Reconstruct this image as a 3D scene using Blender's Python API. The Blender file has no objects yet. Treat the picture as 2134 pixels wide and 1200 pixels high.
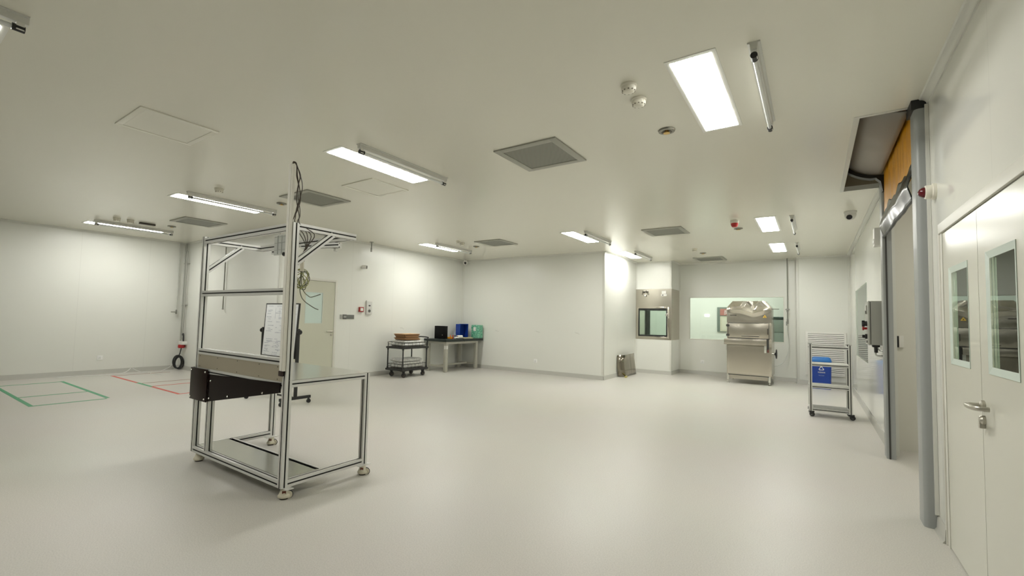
import bpy, bmesh, math, random
from mathutils import Vector, Matrix
random.seed(7)
SC = bpy.context.scene
COL = SC.collection
PI = math.pi
H = 3.0                       # ceiling height

# ------------------------------------------------------------------ materials
MATS = {}
def mat(name, col, rough=.5, metal=0., spec=.5, emit=None, estr=0., aniso=0., coat=0., alpha=1., bump=None, noise=None):
    if name in MATS: return MATS[name]
    m = bpy.data.materials.new(name); m.use_nodes = True
    nt = m.node_tree; b = nt.nodes['Principled BSDF']
    b.inputs['Base Color'].default_value = (*col, 1)
    b.inputs['Roughness'].default_value = rough
    b.inputs['Metallic'].default_value = metal
    b.inputs['Specular IOR Level'].default_value = spec
    if aniso: b.inputs['Anisotropic'].default_value = aniso
    if coat: b.inputs['Coat Weight'].default_value = coat
    if emit:
        b.inputs['Emission Color'].default_value = (*emit, 1); b.inputs['Emission Strength'].default_value = estr
    if noise:     # (scale, colour2, strength) mottling of the thing's own colour
        sc, c2, f, stretch = noise
        tc = nt.nodes.new('ShaderNodeTexCoord'); mp = nt.nodes.new('ShaderNodeMapping'); mp.inputs['Scale'].default_value = stretch
        nz = nt.nodes.new('ShaderNodeTexNoise'); nz.inputs['Scale'].default_value = sc; nz.inputs['Detail'].default_value = 5
        rp = nt.nodes.new('ShaderNodeValToRGB'); rp.color_ramp.elements[0].position = .5 - f; rp.color_ramp.elements[1].position = .5 + f
        rp.color_ramp.elements[0].color = (*col, 1); rp.color_ramp.elements[1].color = (*c2, 1)
        nt.links.new(tc.outputs['Object'], mp.inputs['Vector']); nt.links.new(mp.outputs[0], nz.inputs['Vector'])
        nt.links.new(nz.outputs['Fac'], rp.inputs['Fac']); nt.links.new(rp.outputs[0], b.inputs['Base Color'])
    if bump:
        sc, st = bump
        tc = nt.nodes.new('ShaderNodeTexCoord')
        nz = nt.nodes.new('ShaderNodeTexNoise'); nz.inputs['Scale'].default_value = sc; nz.inputs['Detail'].default_value = 3
        bp = nt.nodes.new('ShaderNodeBump'); bp.inputs['Strength'].default_value = st; bp.inputs['Distance'].default_value = .02
        nt.links.new(tc.outputs['Object'], nz.inputs['Vector'])
        nt.links.new(nz.outputs['Fac'], bp.inputs['Height']); nt.links.new(bp.outputs[0], b.inputs['Normal'])
    MATS[name] = m
    return m

def panel_mat(name, col, rough, seam_axis=None, period=1.15, off=0., seam_axis2=None, period2=3., off2=0., seam=.89, bump=.0):
    """painted steel sandwich panel with hairline joints at a fixed pitch"""
    m = mat(name, col, rough, spec=.5)
    nt = m.node_tree; b = nt.nodes['Principled BSDF']
    geo = nt.nodes.new('ShaderNodeNewGeometry'); sep = nt.nodes.new('ShaderNodeSeparateXYZ')
    nt.links.new(geo.outputs['Position'], sep.inputs[0])
    def line(axis, per, o):
        a = nt.nodes.new('ShaderNodeMath'); a.operation = 'SUBTRACT'; a.inputs[1].default_value = o
        nt.links.new(sep.outputs[axis], a.inputs[0])
        p = nt.nodes.new('ShaderNodeMath'); p.operation = 'PINGPONG'; p.inputs[1].default_value = per / 2
        nt.links.new(a.outputs[0], p.inputs[0])
        l = nt.nodes.new('ShaderNodeMath'); l.operation = 'LESS_THAN'; l.inputs[1].default_value = .0025
        nt.links.new(p.outputs[0], l.inputs[0]); return l
    if seam_axis:
        f = line(seam_axis, period, off)
        if seam_axis2:
            g = line(seam_axis2, period2, off2)
            mx = nt.nodes.new('ShaderNodeMath'); mx.operation = 'MAXIMUM'
            nt.links.new(f.outputs[0], mx.inputs[0]); nt.links.new(g.outputs[0], mx.inputs[1]); f = mx
        mixc = nt.nodes.new('ShaderNodeMix'); mixc.data_type = 'RGBA'
        mixc.inputs[6].default_value = (*col, 1); mixc.inputs[7].default_value = (*[c * seam for c in col], 1)
        nt.links.new(f.outputs[0], mixc.inputs[0]); nt.links.new(mixc.outputs[2], b.inputs['Base Color'])
    if bump:
        nz = nt.nodes.new('ShaderNodeTexNoise'); nz.inputs['Scale'].default_value = 1.3; nz.inputs['Detail'].default_value = 1
        bp = nt.nodes.new('ShaderNodeBump'); bp.inputs['Strength'].default_value = bump; bp.inputs['Distance'].default_value = .02
        nt.links.new(geo.outputs['Position'], nz.inputs['Vector'])
        nt.links.new(nz.outputs['Fac'], bp.inputs['Height']); nt.links.new(bp.outputs[0], b.inputs['Normal'])
    return m

def glass_mat(name, tint, fac=1.0, rough=0.0):
    m = bpy.data.materials.new(name); m.use_nodes = True; nt = m.node_tree; nt.nodes.clear()
    o = nt.nodes.new('ShaderNodeOutputMaterial'); mx = nt.nodes.new('ShaderNodeMixShader')
    t = nt.nodes.new('ShaderNodeBsdfTransparent'); t.inputs[0].default_value = (*tint, 1)
    g = nt.nodes.new('ShaderNodeBsdfGlossy'); g.inputs['Roughness'].default_value = rough; g.inputs['Color'].default_value = (.95, 1, .97, 1)
    fr = nt.nodes.new('ShaderNodeFresnel'); fr.inputs['IOR'].default_value = 1.5
    nt.links.new(fr.outputs[0], mx.inputs[0]); nt.links.new(t.outputs[0], mx.inputs[1]); nt.links.new(g.outputs[0], mx.inputs[2])
    nt.links.new(mx.outputs[0], o.inputs[0]); MATS[name] = m
    return m

WALLC = (.80, .805, .748)
wallX = panel_mat('painted wall panel, joints along x', WALLC, .30, 0, 1.17, .2, bump=.05)
wallY = panel_mat('painted wall panel, joints along y', WALLC, .30, 1, 1.17, .35, bump=.05)
wallR = panel_mat('glossy painted wall panel', WALLC, .055, 1, 1.17, .62, seam=.9)
ceilM = panel_mat('painted ceiling panel', (.845, .828, .725), .20, 0, 1.17, -.458, 1, 3.85, .92, seam=.88, bump=.04)
jambM = mat('white door jamb paint', (.74, .73, .66), .4)
doorM = mat('beige door paint', (.60, .60, .485), .35)
door2M = mat('grey white door paint', (.66, .655, .57), .25)
coveM = mat('white cove moulding', (.72, .72, .66), .35)
baseM = mat('grey vinyl skirting', (.47, .465, .42), .4)
alu = mat('anodised aluminium', (.74, .74, .71), .38, .35)
aluW = mat('silver aluminium strip', (.70, .70, .66), .4, .35)
black_slot = mat('black slot strip', (.012, .012, .01), .6)
steel = mat('brushed stainless steel', (.60, .565, .49), .24, 1.0, noise=(3., (.55, .52, .45), .25, (1, 1, 14)))
steel_shiny = mat('polished stainless steel', (.64, .60, .52), .14, 1.0)
steel_dark = mat('satin stainless steel', (.52, .49, .42), .32, 1.0)
steel_top = mat('stainless sheet', (.60, .60, .56), .18, .95)
brown_sheet = mat('brown grey metal sheet', (.52, .47, .37), .38, .55)
blackP = mat('black plastic', (.012, .012, .012), .45)
blackA = mat('dark brown acrylic', (.006, .0015, .0012), .25, spec=.12)
blackM = mat('black painted metal', (.015, .015, .014), .4)
greyM = mat('grey painted steel', (.42, .43, .40), .4)
greyD = mat('dark grey plastic', (.10, .10, .09), .5)
postM = mat('grey powder coated track', (.33, .345, .335), .38)
whiteP = mat('white plastic', (.80, .79, .74), .4)
creamP = mat('cream plastic', (.70, .66, .52), .45)
redP = mat('red plastic', (.45, .02, .02), .35)
dkredP = mat('dark red plastic', (.16, .015, .01), .4)
brass = mat('brass', (.65, .45, .16), .3, 1.0)
chrome = mat('chrome', (.70, .69, .65), .15, 1.0)
nickel = mat('satin nickel', (.52, .50, .44), .3, 1.0)
ledM = mat('lit LED diffuser', (.9, .9, .9), .5, emit=(1., .993, .945), estr=1.)
tubeM = mat('unlit glass tube', (.78, .80, .78), .08, spec=.8)
lensM = mat('black lens', (.004, .004, .004), .05)
orangeM = mat('orange vinyl curtain', (.80, .37, .010), .35)
flapM = mat('dark grey vinyl', (.018, .020, .018), .24, spec=.22, bump=(5., .15))
drumM = mat('grey steel drum cover', (.34, .32, .28), .45)
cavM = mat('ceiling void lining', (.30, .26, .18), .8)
paperM = mat('white paper', (.80, .80, .76), .7)
blueP = mat('blue plastic', (.008, .045, .29), .35)
blueL = mat('light blue plastic lid', (.02, .15, .45), .35)
greenP = mat('green translucent plastic', (.035, .30, .17), .3, noise=(34., (.30, .62, .45), .14, (1, 1, 1)))
cardM = mat('brown cardboard', (.52, .30, .15), .8)
cardL = mat('light cardboard', (.72, .48, .28), .8)
wrapM = mat('white plastic film', (.80, .80, .76), .3, noise=(30., (.52, .52, .50), .12, (1, 1, 1)))
greenT = mat('green floor tape', (.06, .33, .16), .5)
redT = mat('red floor tape', (.60, .10, .07), .5)
tapeD = mat('faded dark tape', (.30, .14, .10), .6)
yellowP = mat('yellow plastic', (.85, .42, .03), .4)
cableW = mat('white cable', (.85, .85, .82), .5)
cableG = mat('yellow green wire', (.32, .33, .10), .5)
cableK = mat('brown grey wire', (.07, .055, .04), .5)
boardM = mat('whiteboard surface', (.80, .82, .82), .2)
inkM = mat('grey marker ink', (.46, .48, .54), .7)
seamM = mat('dark joint', (.05, .05, .045), .7)
clear = glass_mat('clear window glass', (.855, .91, .885))
frostM = mat('pale green frosted pane', (.62, .74, .68), .3)
acrylic = glass_mat('clear acrylic', (.86, .90, .88))

def floor_mat():
    m = mat('speckled grey vinyl', (.60, .575, .515), .42, spec=.45)
    nt = m.node_tree; b = nt.nodes['Principled BSDF']
    g = nt.nodes.new('ShaderNodeNewGeometry')
    n1 = nt.nodes.new('ShaderNodeTexNoise'); n1.inputs['Scale'].default_value = 130; n1.inputs['Detail'].default_value = 2
    n2 = nt.nodes.new('ShaderNodeTexNoise'); n2.inputs['Scale'].default_value = .5; n2.inputs['Detail'].default_value = 4
    for n in (n1, n2): nt.links.new(g.outputs['Position'], n.inputs['Vector'])
    r = nt.nodes.new('ShaderNodeValToRGB')
    r.color_ramp.elements[0].position = .36; r.color_ramp.elements[0].color = (.555, .537, .492, 1)
    r.color_ramp.elements[1].position = .62; r.color_ramp.elements[1].color = (.635, .612, .562, 1)
    nt.links.new(n1.outputs['Fac'], r.inputs['Fac'])
    mx = nt.nodes.new('ShaderNodeMix'); mx.data_type = 'RGBA'; mx.blend_type = 'MULTIPLY'; mx.inputs[0].default_value = .08
    nt.links.new(r.outputs[0], mx.inputs[6]); nt.links.new(n2.outputs['Color'], mx.inputs[7])
    nt.links.new(mx.outputs[2], b.inputs['Base Color'])
    rr = nt.nodes.new('ShaderNodeMapRange'); rr.inputs[3].default_value = .33; rr.inputs[4].default_value = .48
    nt.links.new(n2.outputs['Fac'], rr.inputs[0]); nt.links.new(rr.outputs[0], b.inputs['Roughness'])
    return m
floorM = floor_mat()

def grille_mat():
    m = mat('grey perforated grille', (.30, .30, .26), .5, .3)
    nt = m.node_tree; b = nt.nodes['Principled BSDF']
    tc = nt.nodes.new('ShaderNodeTexCoord'); mp = nt.nodes.new('ShaderNodeMapping'); mp.inputs['Rotation'].default_value = (0, 0, math.radians(-30))
    w = nt.nodes.new('ShaderNodeTexWave'); w.wave_type = 'BANDS'; w.bands_direction = 'X'; w.inputs['Scale'].default_value = 24
    r = nt.nodes.new('ShaderNodeValToRGB'); r.color_ramp.elements[0].position = .3; r.color_ramp.elements[1].position = .6
    r.color_ramp.elements[0].color = (.16, .16, .135, 1); r.color_ramp.elements[1].color = (.33, .33, .285, 1)
    nt.links.new(tc.outputs['Object'], mp.inputs[0]); nt.links.new(mp.outputs[0], w.inputs[0])
    nt.links.new(w.outputs['Fac'], r.inputs[0]); nt.links.new(r.outputs[0], b.inputs['Base Color'])
    return m
grilleM = grille_mat()
ventF = mat('grey vent frame', (.40, .40, .35), .45, .2)

# ------------------------------------------------------------------ mesh builder
class M:
    def __init__(s, off=(0, 0, 0)):
        s.bm = bmesh.new(); s.off = Vector(off)
    def _face(s, vs, mi):
        try:
            f = s.bm.faces.new(vs); f.material_index = mi; f.smooth = True; return f
        except ValueError:
            return None
    def box(s, x0, x1, y0, y1, z0, z1, mi=0, bev=0., rot=None, piv=None, seg=2):
        x0, x1 = sorted((x0, x1)); y0, y1 = sorted((y0, y1)); z0, z1 = sorted((z0, z1))
        c = [(x0, y0, z0), (x1, y0, z0), (x1, y1, z0), (x0, y1, z0), (x0, y0, z1), (x1, y0, z1), (x1, y1, z1), (x0, y1, z1)]
        if rot is not None:
            pv = Vector(piv) if piv else Vector(((x0 + x1) / 2, (y0 + y1) / 2, (z0 + z1) / 2))
            c = [rot @ (Vector(p) - pv) + pv for p in c]
        keep = s.bm
        if bev: s.bm = bmesh.new()
        v = [s.bm.verts.new(Vector(p) - s.off) for p in c]
        fs = [s._face([v[i] for i in q], mi) for q in ((3, 2, 1, 0), (4, 5, 6, 7), (0, 1, 5, 4), (1, 2, 6, 5), (2, 3, 7, 6), (3, 0, 4, 7))]
        if bev:
            es = list({e for f in fs for e in f.edges})
            r = bmesh.ops.bevel(s.bm, geom=es, offset=bev, segments=seg, profile=.6, affect='EDGES')
            s.bm.normal_update()
            ax = [Vector((1, 0, 0)), Vector((0, 1, 0)), Vector((0, 0, 1))]
            if rot is not None: ax = [rot @ a for a in ax]
            for f in s.bm.faces: f.material_index = mi; f.smooth = not any(abs(f.normal.dot(a)) > .9995 for a in ax)
            tm = bpy.data.meshes.new('tmp'); s.bm.to_mesh(tm); s.bm.free(); s.bm = keep; s.bm.from_mesh(tm); bpy.data.meshes.remove(tm)
        else:
            for f in fs:
                if f: f.smooth = False
        return s
    def quad(s, pts, mi=0):
        s._face([s.bm.verts.new(Vector(p) - s.off) for p in pts], mi); return s
    def rings(s, rings, mi=0, caps=True, closed=True):
        R = [[s.bm.verts.new(Vector(p) - s.off) for p in r] for r in rings]
        n = len(R[0])
        for a, b in zip(R, R[1:]):
            for i in range(n if closed else n - 1):
                j = (i + 1) % n
                s._face((a[i], a[j], b[j], b[i]), mi)
        if caps and closed:
            s._face(R[0][::-1], mi); s._face(R[-1], mi)
        return s
    def cyl(s, p0, p1, r, r2=None, seg=16, mi=0, caps=True):
        p0, p1 = Vector(p0), Vector(p1); d = (p1 - p0).normalized()
        a = d.orthogonal().normalized(); b = d.cross(a)
        r2 = r if r2 is None else r2
        cs = [(math.cos(2 * PI * i / seg), math.sin(2 * PI * i / seg)) for i in range(seg)]
        return s.rings([[p0 + (a * c + b * q) * r for c, q in cs], [p1 + (a * c + b * q) * r2 for c, q in cs]], mi, caps)
    def lathe(s, prof, cen=(0, 0, 0), seg=20, mi=0, axis=(0, 0, 1)):
        """prof: list of (radius, height along axis)"""
        d = Vector(axis).normalized(); a = d.orthogonal().normalized(); b = d.cross(a); c0 = Vector(cen)
        cs = [(math.cos(2 * PI * i / seg), math.sin(2 * PI * i / seg)) for i in range(seg)]
        return s.rings([[c0 + d * h + (a * c + b * q) * max(r, 1e-4) for c, q in cs] for r, h in prof], mi)
    def tube(s, pts, r, seg=8, mi=0, smooth=4, closed=False):
        P = [Vector(p) for p in pts]
        if smooth > 1:
            Q = []; n = len(P)
            rng = range(n) if closed else range(n - 1)
            for i in rng:
                p0 = P[(i - 1) % n] if (closed or i > 0) else P[i]; p1 = P[i]; p2 = P[(i + 1) % n]
                p3 = P[(i + 2) % n] if (closed or i + 2 < n) else p2
                for k in range(smooth):
                    t = k / smooth
                    Q.append(.5 * ((2 * p1) + (-p0 + p2) * t + (2 * p0 - 5 * p1 + 4 * p2 - p3) * t * t + (-p0 + 3 * p1 - 3 * p2 + p3) * t ** 3))
            if not closed: Q.append(P[-1])
            P = Q
        n = len(P); R = []; a = None
        for i, p in enumerate(P):
            if closed: d = (P[(i + 1) % n] - P[i - 1])
            else: d = P[min(i + 1, n - 1)] - P[max(i - 1, 0)]
            if d.length < 1e-7: d = Vector((0, 0, 1))
            d.normalize()
            if a is None: a = d.orthogonal().normalized()
            else:
                a = a - d * a.dot(d)
                a = a.normalized() if a.length > 1e-6 else d.orthogonal().normalized()
            b = d.cross(a)
            R.append([p + (a * math.cos(2 * PI * k / seg) + b * math.sin(2 * PI * k / seg)) * r for k in range(seg)])
        if closed: R.append(R[0])
        return s.rings(R, mi, caps=not closed)
    def prism(s, poly, axis, a0, a1, mi=0):
        """extrude a 2-D polygon along an axis (0 x,1 y,2 z); poly in the other two axes in order"""
        def P(u, v, w):
            if axis == 0: return (w, u, v)
            if axis == 1: return (u, w, v)
            return (u, v, w)
        return s.rings([[P(u, v, a0) for u, v in poly], [P(u, v, a1) for u, v in poly]], mi)
    def alu(s, p0, p1, w=.05, up=None, g=.0108, d=.007, mi=0, mj=1, w2=None):
        """slotted aluminium profile bar from p0 to p1"""
        p0, p1 = Vector(p0), Vector(p1); t = (p1 - p0).normalized()
        if up is None: up = Vector((0, 0, 1)) if abs(t.z) < .9 else Vector((0, 1, 0))
        a = t.cross(Vector(up)).normalized(); b = a.cross(t).normalized()
        h = w / 2; k = (w2 or w) / 2; e = g / 2
        sec = []
        for (ux, uy, vx, vy, A, B) in ((1, 0, 0, 1, h, k), (0, 1, -1, 0, k, h), (-1, 0, 0, -1, h, k), (0, -1, 1, 0, k, h)):
            # outward direction u at distance A, along v
            for (al, out, m) in ((-B, A, 0), (-e, A, 0), (-e, A - d, 1), (e, A - d, 1), (e, A, 0)):
                sec.append((ux * out + vx * al, uy * out + vy * al))
        n = len(sec)
        R = []
        for p in (p0, p1):
            R.append([s.bm.verts.new(p + a * u + b * v - s.off) for u, v in sec])
        for i in range(n):
            j = (i + 1) % n
            inn = (i % 5) in (1, 2, 3)
            s._face((R[0][i], R[0][j], R[1][j], R[1][i]), mj if inn else mi)
        s._face(R[0][::-1], mi); s._face(R[1], mi)
        return s
    def build(s, name, mats, parent=None, ang=35):
        bmesh.ops.recalc_face_normals(s.bm, faces=s.bm.faces)
        me = bpy.data.meshes.new(name); s.bm.to_mesh(me); s.bm.free()
        for m in (mats if isinstance(mats, (list, tuple)) else [mats]): me.materials.append(m)
        me.set_sharp_from_angle(angle=math.radians(ang))
        o = bpy.data.objects.new(name, me); COL.objects.link(o)
        if parent is not None: o.parent = parent
        return o

def tag(o, label, cat, group=None, kind=None):
    o['label'] = label; o['category'] = cat
    if group: o['group'] = group
    if kind: o['kind'] = kind
    return o
def thing(name, label, cat, loc=(0, 0, 0), rz=0., group=None, kind=None):
    o = bpy.data.objects.new(name, None); COL.objects.link(o)
    o.empty_display_size = .1; o.location = loc; o.rotation_euler = (0, 0, rz)
    return tag(o, label, cat, group, kind)
def copy_tree(o, parent=None):
    c = o.copy(); COL.objects.link(c)
    if parent is not None: c.parent = parent
    for ch in list(o.children): copy_tree(ch, c)
    return c
def struct(o, label, cat):
    return tag(o, label, cat, kind='structure')
def place(proto, i, loc, label, group):
    o = proto if i == 0 else copy_tree(proto)
    o.location = loc; o['label'] = label; o['group'] = group
    return o
# ================================================================== ROOM SHELL
XA, YA, XB, YC, XD, YP, XQ, YE, XE, YF, XR = -12.455, 4.577, -8.286, 9.986, -4.03, 12.276, -3.087, 13.113, -.337, 12.867, .687
Y0 = -4.0; T = .05

def wall(name, axis, a0, a1, u0, u1, m, holes=(), z0=0., z1=H, label='', parent=None):
    """axis 0: slab between x=a0..a1 running along y; axis 1: slab between y=a0..a1 running along x"""
    w = M()
    us = sorted({u0, u1, *[h[0] for h in holes], *[h[1] for h in holes]}); zs = sorted({z0, z1, *[h[2] for h in holes], *[h[3] for h in holes]})
    def solid(i, j):
        if not (0 <= i < len(us) - 1 and 0 <= j < len(zs) - 1): return False
        c = ((us[i] + us[i + 1]) / 2, (zs[j] + zs[j + 1]) / 2)
        return not any(h[0] < c[0] < h[1] and h[2] < c[1] < h[3] for h in holes)
    V = {}
    def vt(k, u, z):
        q = (k, u, z)
        if q not in V:
            d = (a0, a1)[k]; V[q] = w.bm.verts.new((d, u, z) if axis == 0 else (u, d, z))
        return V[q]
    for i in range(len(us) - 1):
        for j in range(len(zs) - 1):
            if not solid(i, j): continue
            ua, ub, za, zb = us[i], us[i + 1], zs[j], zs[j + 1]
            for k in (0, 1): w._face([vt(k, ua, za), vt(k, ub, za), vt(k, ub, zb), vt(k, ua, zb)], 0)
            for di, dj, p, q in ((-1, 0, (ua, za), (ua, zb)), (1, 0, (ub, za), (ub, zb)), (0, -1, (ua, za), (ub, za)), (0, 1, (ua, zb), (ub, zb))):
                if not solid(i + di, j + dj): w._face([vt(0, *p), vt(0, *q), vt(1, *q), vt(1, *p)], 0)
    for f in w.bm.faces: f.smooth = False
    o = w.build(name, m, parent)
    return struct(o, label, 'wall')

wall('wall_left', 0, XA - T, XA, Y0, YA + T, wallY, label='long pale wall behind the red and green floor tape')
wall('wall_left_return', 1, YA, YA + T, XA, XB, wallX, label='pale wall face between the conduits and the whiteboard')
# wall with the single door
DY0, DY1, DZ = 4.80, 5.84, 2.09
wall('wall_left_inner', 0, XB - T, XB, YA + T, YC + T, wallY, holes=[(DY0, DY1, 0, DZ)], label='pale wall with the beige door behind the loaded black cart')
wall('wall_back_left', 1, YC, YC + T, XB, XD, wallX, label='plain pale wall to the right of the workbench')
wall('wall_alcove', 0, XD - T, XD, YC + T, YP + T, wallY, label='bright alcove wall behind the leaning steel sheet')
PZ0, PZ1 = .905, 2.26
wall('wall_pass_box', 1, YP, YP + T, XD, XQ, wallX, holes=[(XD, XQ, PZ0, PZ1)], label='white column face above and below the stainless pass box')
wall('wall_pass_box_side', 0, XQ - T, XQ, YP + T, YE + T, wallY, holes=[(YP + T, YE + T, PZ0, PZ1)], label='narrow side of the pass box column')
WX0, WX1, WZ0, WZ1 = -2.825, -.595, .925, 2.08
wall('wall_back', 1, YE, YE + T, XQ, XE + T, wallX, holes=[(WX0, WX1, WZ0, WZ1)], label='pale back wall around the wide window')
wall('wall_back_step', 0, XE, XE + T, YF, YE, jambM, label='narrow step in the back wall beside the hanging pipe')
wall('wall_back_right', 1, YF, YF + T, XE + T, XR, wallX, label='pale wall holding the white louvre')
OY0, OY1 = 4.40, 6.42
VY0, VY1, VZ0, VZ1 = 9.0, 11.3, .80, 2.075
GY0, GY1, GZ = 1.75, 4.0, 1.975
wall('wall_right', 0, XR, XR + T, Y0, YF + T, wallR, holes=[(OY0, OY1, 0, H), (VY0, VY1, VZ0, VZ1), (GY0, GY1, 0, GZ)], label='glossy right wall with double doors and roller door opening')
wall('wall_rear', 1, Y0 - T, Y0, XA, XR, wallX, label='pale wall behind the viewer')
# rooms beyond the glass and beyond the roller door
wall('wall_annex_back', 1, 15.5, 15.55, -5.2, .737, jambM, label='white wall of the room behind the wide window')
wall('wall_annex_left', 0, -5.2, -5.15, YE + T, 15.5, jambM, label='left wall of the room behind the wide window')
wall('wall_annex_front', 1, YE, YE + T, -5.2, XD, jambM, label='front wall of the room behind the pass box')
wall('wall_annex_right', 0, .737, .787, YF + T, 15.5, jambM, label='right wall of the room behind the wide window')
wall('wall_corridor_end', 1, 6.74, 6.79, XR + T, 3.0, jambM, label='pale panel wall seen through the open roller door')
wall('wall_corridor_far', 0, 3.0, 3.05, 1.2, 12.95, jambM, label='far wall of the corridor beyond the roller door')
wall('wall_corridor_near', 1, 4.25, 4.3, XR + T, 3.0, jambM, label='near wall of the corridor beyond the roller door')
wall('wall_store_near', 1, 1.2, 1.25, XR + T, 3.0, jambM, label='wall of the dark room behind the double doors')
wall('wall_store_far', 1, 12.95, 13.0, XR + T, 3.05, jambM, label='end wall of the room behind the pale green side window')

f = M(); f.box(XA - T, 3.1, Y0 - T, 15.6, -.08, 0)
struct(f.build('floor', floorM), 'speckled light grey vinyl floor', 'floor')
# ceiling with the square opening above the roller door
HX0, HY0, HY1 = .312, 4.42, 6.77
c = M()
for x0, x1, y0, y1 in ((XA - T, HX0, Y0 - T, 15.6), (HX0, 3.1, Y0 - T, HY0), (HX0, 3.1, HY1, 15.6), (XR, 3.1, HY0, HY1)):
    c.box(x0, x1, y0, y1, H, H + .05)
struct(c.build('ceiling', ceilM), 'glossy cream ceiling of flush metal panels', 'ceiling')
# lining of the void above the ceiling opening
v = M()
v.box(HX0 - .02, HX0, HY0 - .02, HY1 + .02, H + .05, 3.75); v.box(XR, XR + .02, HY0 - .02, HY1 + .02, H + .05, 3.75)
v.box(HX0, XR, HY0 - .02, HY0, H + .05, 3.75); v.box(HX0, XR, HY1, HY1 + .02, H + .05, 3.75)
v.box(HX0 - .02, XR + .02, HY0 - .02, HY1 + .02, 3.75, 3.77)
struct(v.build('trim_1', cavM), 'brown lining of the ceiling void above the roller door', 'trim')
v = M()   # pale edging round the opening
v.box(HX0 - .035, HX0 + .003, HY0 - .03, HY1 + .03, H - .004, H + .052); v.box(HX0 + .003, XR - .003, HY0 - .03, HY0 + .003, H - .004, H + .052); v.box(HX0 + .003, XR - .003, HY1 - .003, HY1 + .03, H - .004, H + .052)
struct(v.build('trim_2', coveM), 'pale edging of the ceiling opening above the roller door', 'trim')

# coved trims where walls meet ceiling, and skirtings: run lists (axis, wall plane, from, to, inward sign)
RUNS = [('left', 0, XA, Y0, YA, 1), ('left_return', 1, YA, XA, XB, -1), ('left_inner', 0, XB, YA, YC, 1), ('back_left', 1, YC, XB, XD, -1),
        ('alcove', 0, XD, YC, YP, 1), ('pass_box', 1, YP, XD, XQ, -1), ('pass_box_side', 0, XQ, YP, YE, 1), ('back', 1, YE, XQ, XE, -1),
        ('back_step', 0, XE, YF, YE, -1), ('back_right', 1, YF, XE, XR, -1), ('right', 0, XR, Y0, YF, -1)]
def run(m, axis, pl, a, b, s, sec):
    """sec: polygon in (distance from wall, height)"""
    if axis == 0: m.prism([(pl + s * d, z) for d, z in sec], 1, a, b)
    else: m.prism([(pl + s * d, z) for d, z in sec][::1], 0, a, b)
R_ = .035
cove = [(0, H), (0, H - .045)] + [(.008 + (R_) * (1 - math.cos(t * PI / 16)), H - .045 + R_ * math.sin(t * PI / 16)) for t in range(9)] + [(.05, H)]
base = [(0, 0), (.028, 0), (.016, .018), (.012, .085), (.006, .094), (0, .096)]
k = 3
for nm, ax, pl_, a, b, s in RUNS:
    segs = [(a, b)]
    csegs = [(a, b)]
    if nm == 'left_inner': segs = [(a, DY0 - .05), (DY1 + .05, b)]
    if nm == 'right': segs = [(a, GY0 - .07), (GY1 + .02, 4.26), (6.40, b)]; csegs = [(a, 4.38), (6.80, b)]
    m = M()
    for a_, b_ in csegs: run(m, ax, pl_, a_, b_, s, cove)
    struct(m.build('trim_%d' % k, coveM), 'white coved ceiling trim along the %s wall' % nm.replace('_', ' '), 'trim'); k += 1
    m = M()
    for a_, b_ in segs: run(m, ax, pl_, a_, b_, s, base)
    struct(m.build('baseboard_' + nm, baseM), 'grey vinyl skirting along the %s wall' % nm.replace('_', ' '), 'baseboard')
# vertical corner trims: aluminium angle on outward corners, cove in inward ones
for cx, cy, sx, sy, wd, lab in ((XB, YA, 1, -1, .045, 'beside the beige door'), (XD, YC, 1, -1, .045, 'left of the pass box'), (XQ, YP, 1, -1, .04, 'of the pass box column'), (XE, YF, -1, -1, .05, 'behind the hanging pipe')):
    m = M()
    if cx == XQ:
        zz = ((.1, PZ0), (PZ1, H - .04))
    else: zz = ((.1, H - .04),)
    for za, zb in zz:
        m.box(cx - sx * wd, cx + sx * .006, cy + sy * .006, cy, za, zb, bev=.002)
        m.box(cx, cx + sx * .006, cy + sy * .006, cy - sy * wd, za, zb, bev=.002)
    struct(m.build('trim_%d' % k, coveM), 'white corner strip %s' % lab, 'trim'); k += 1
for cx, cy, sx, sy, lab in ((XA, YA, 1, -1, 'behind the grey conduits'), (XB, YC, 1, -1, 'behind the workbench'), (XD, YP, 1, -1, 'left of the pass box'), (XQ, YE, 1, -1, 'right of the pass box'), (XR, YF, -1, -1, 'right of the louvre'), (XE, YE, -1, -1, 'right of the wide window')):
    m = M(); r = .04
    zz = ((.09, H - .04),)
    if cx in (XD, XQ): zz = ((.09, PZ0), (PZ1, H - .04))
    pts = [(cx, cy), (cx + sx * r, cy)] + [(cx + sx * (r - r * math.sin(t * PI / 12)), cy + sy * (r - r * math.cos(t * PI / 12))) for t in range(1, 6)] + [(cx, cy + sy * r)]
    for za, zb in zz: m.prism(pts, 2, za, zb)
    struct(m.build('trim_%d' % k, coveM), 'white inner corner cove %s' % lab, 'trim'); k += 1

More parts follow.
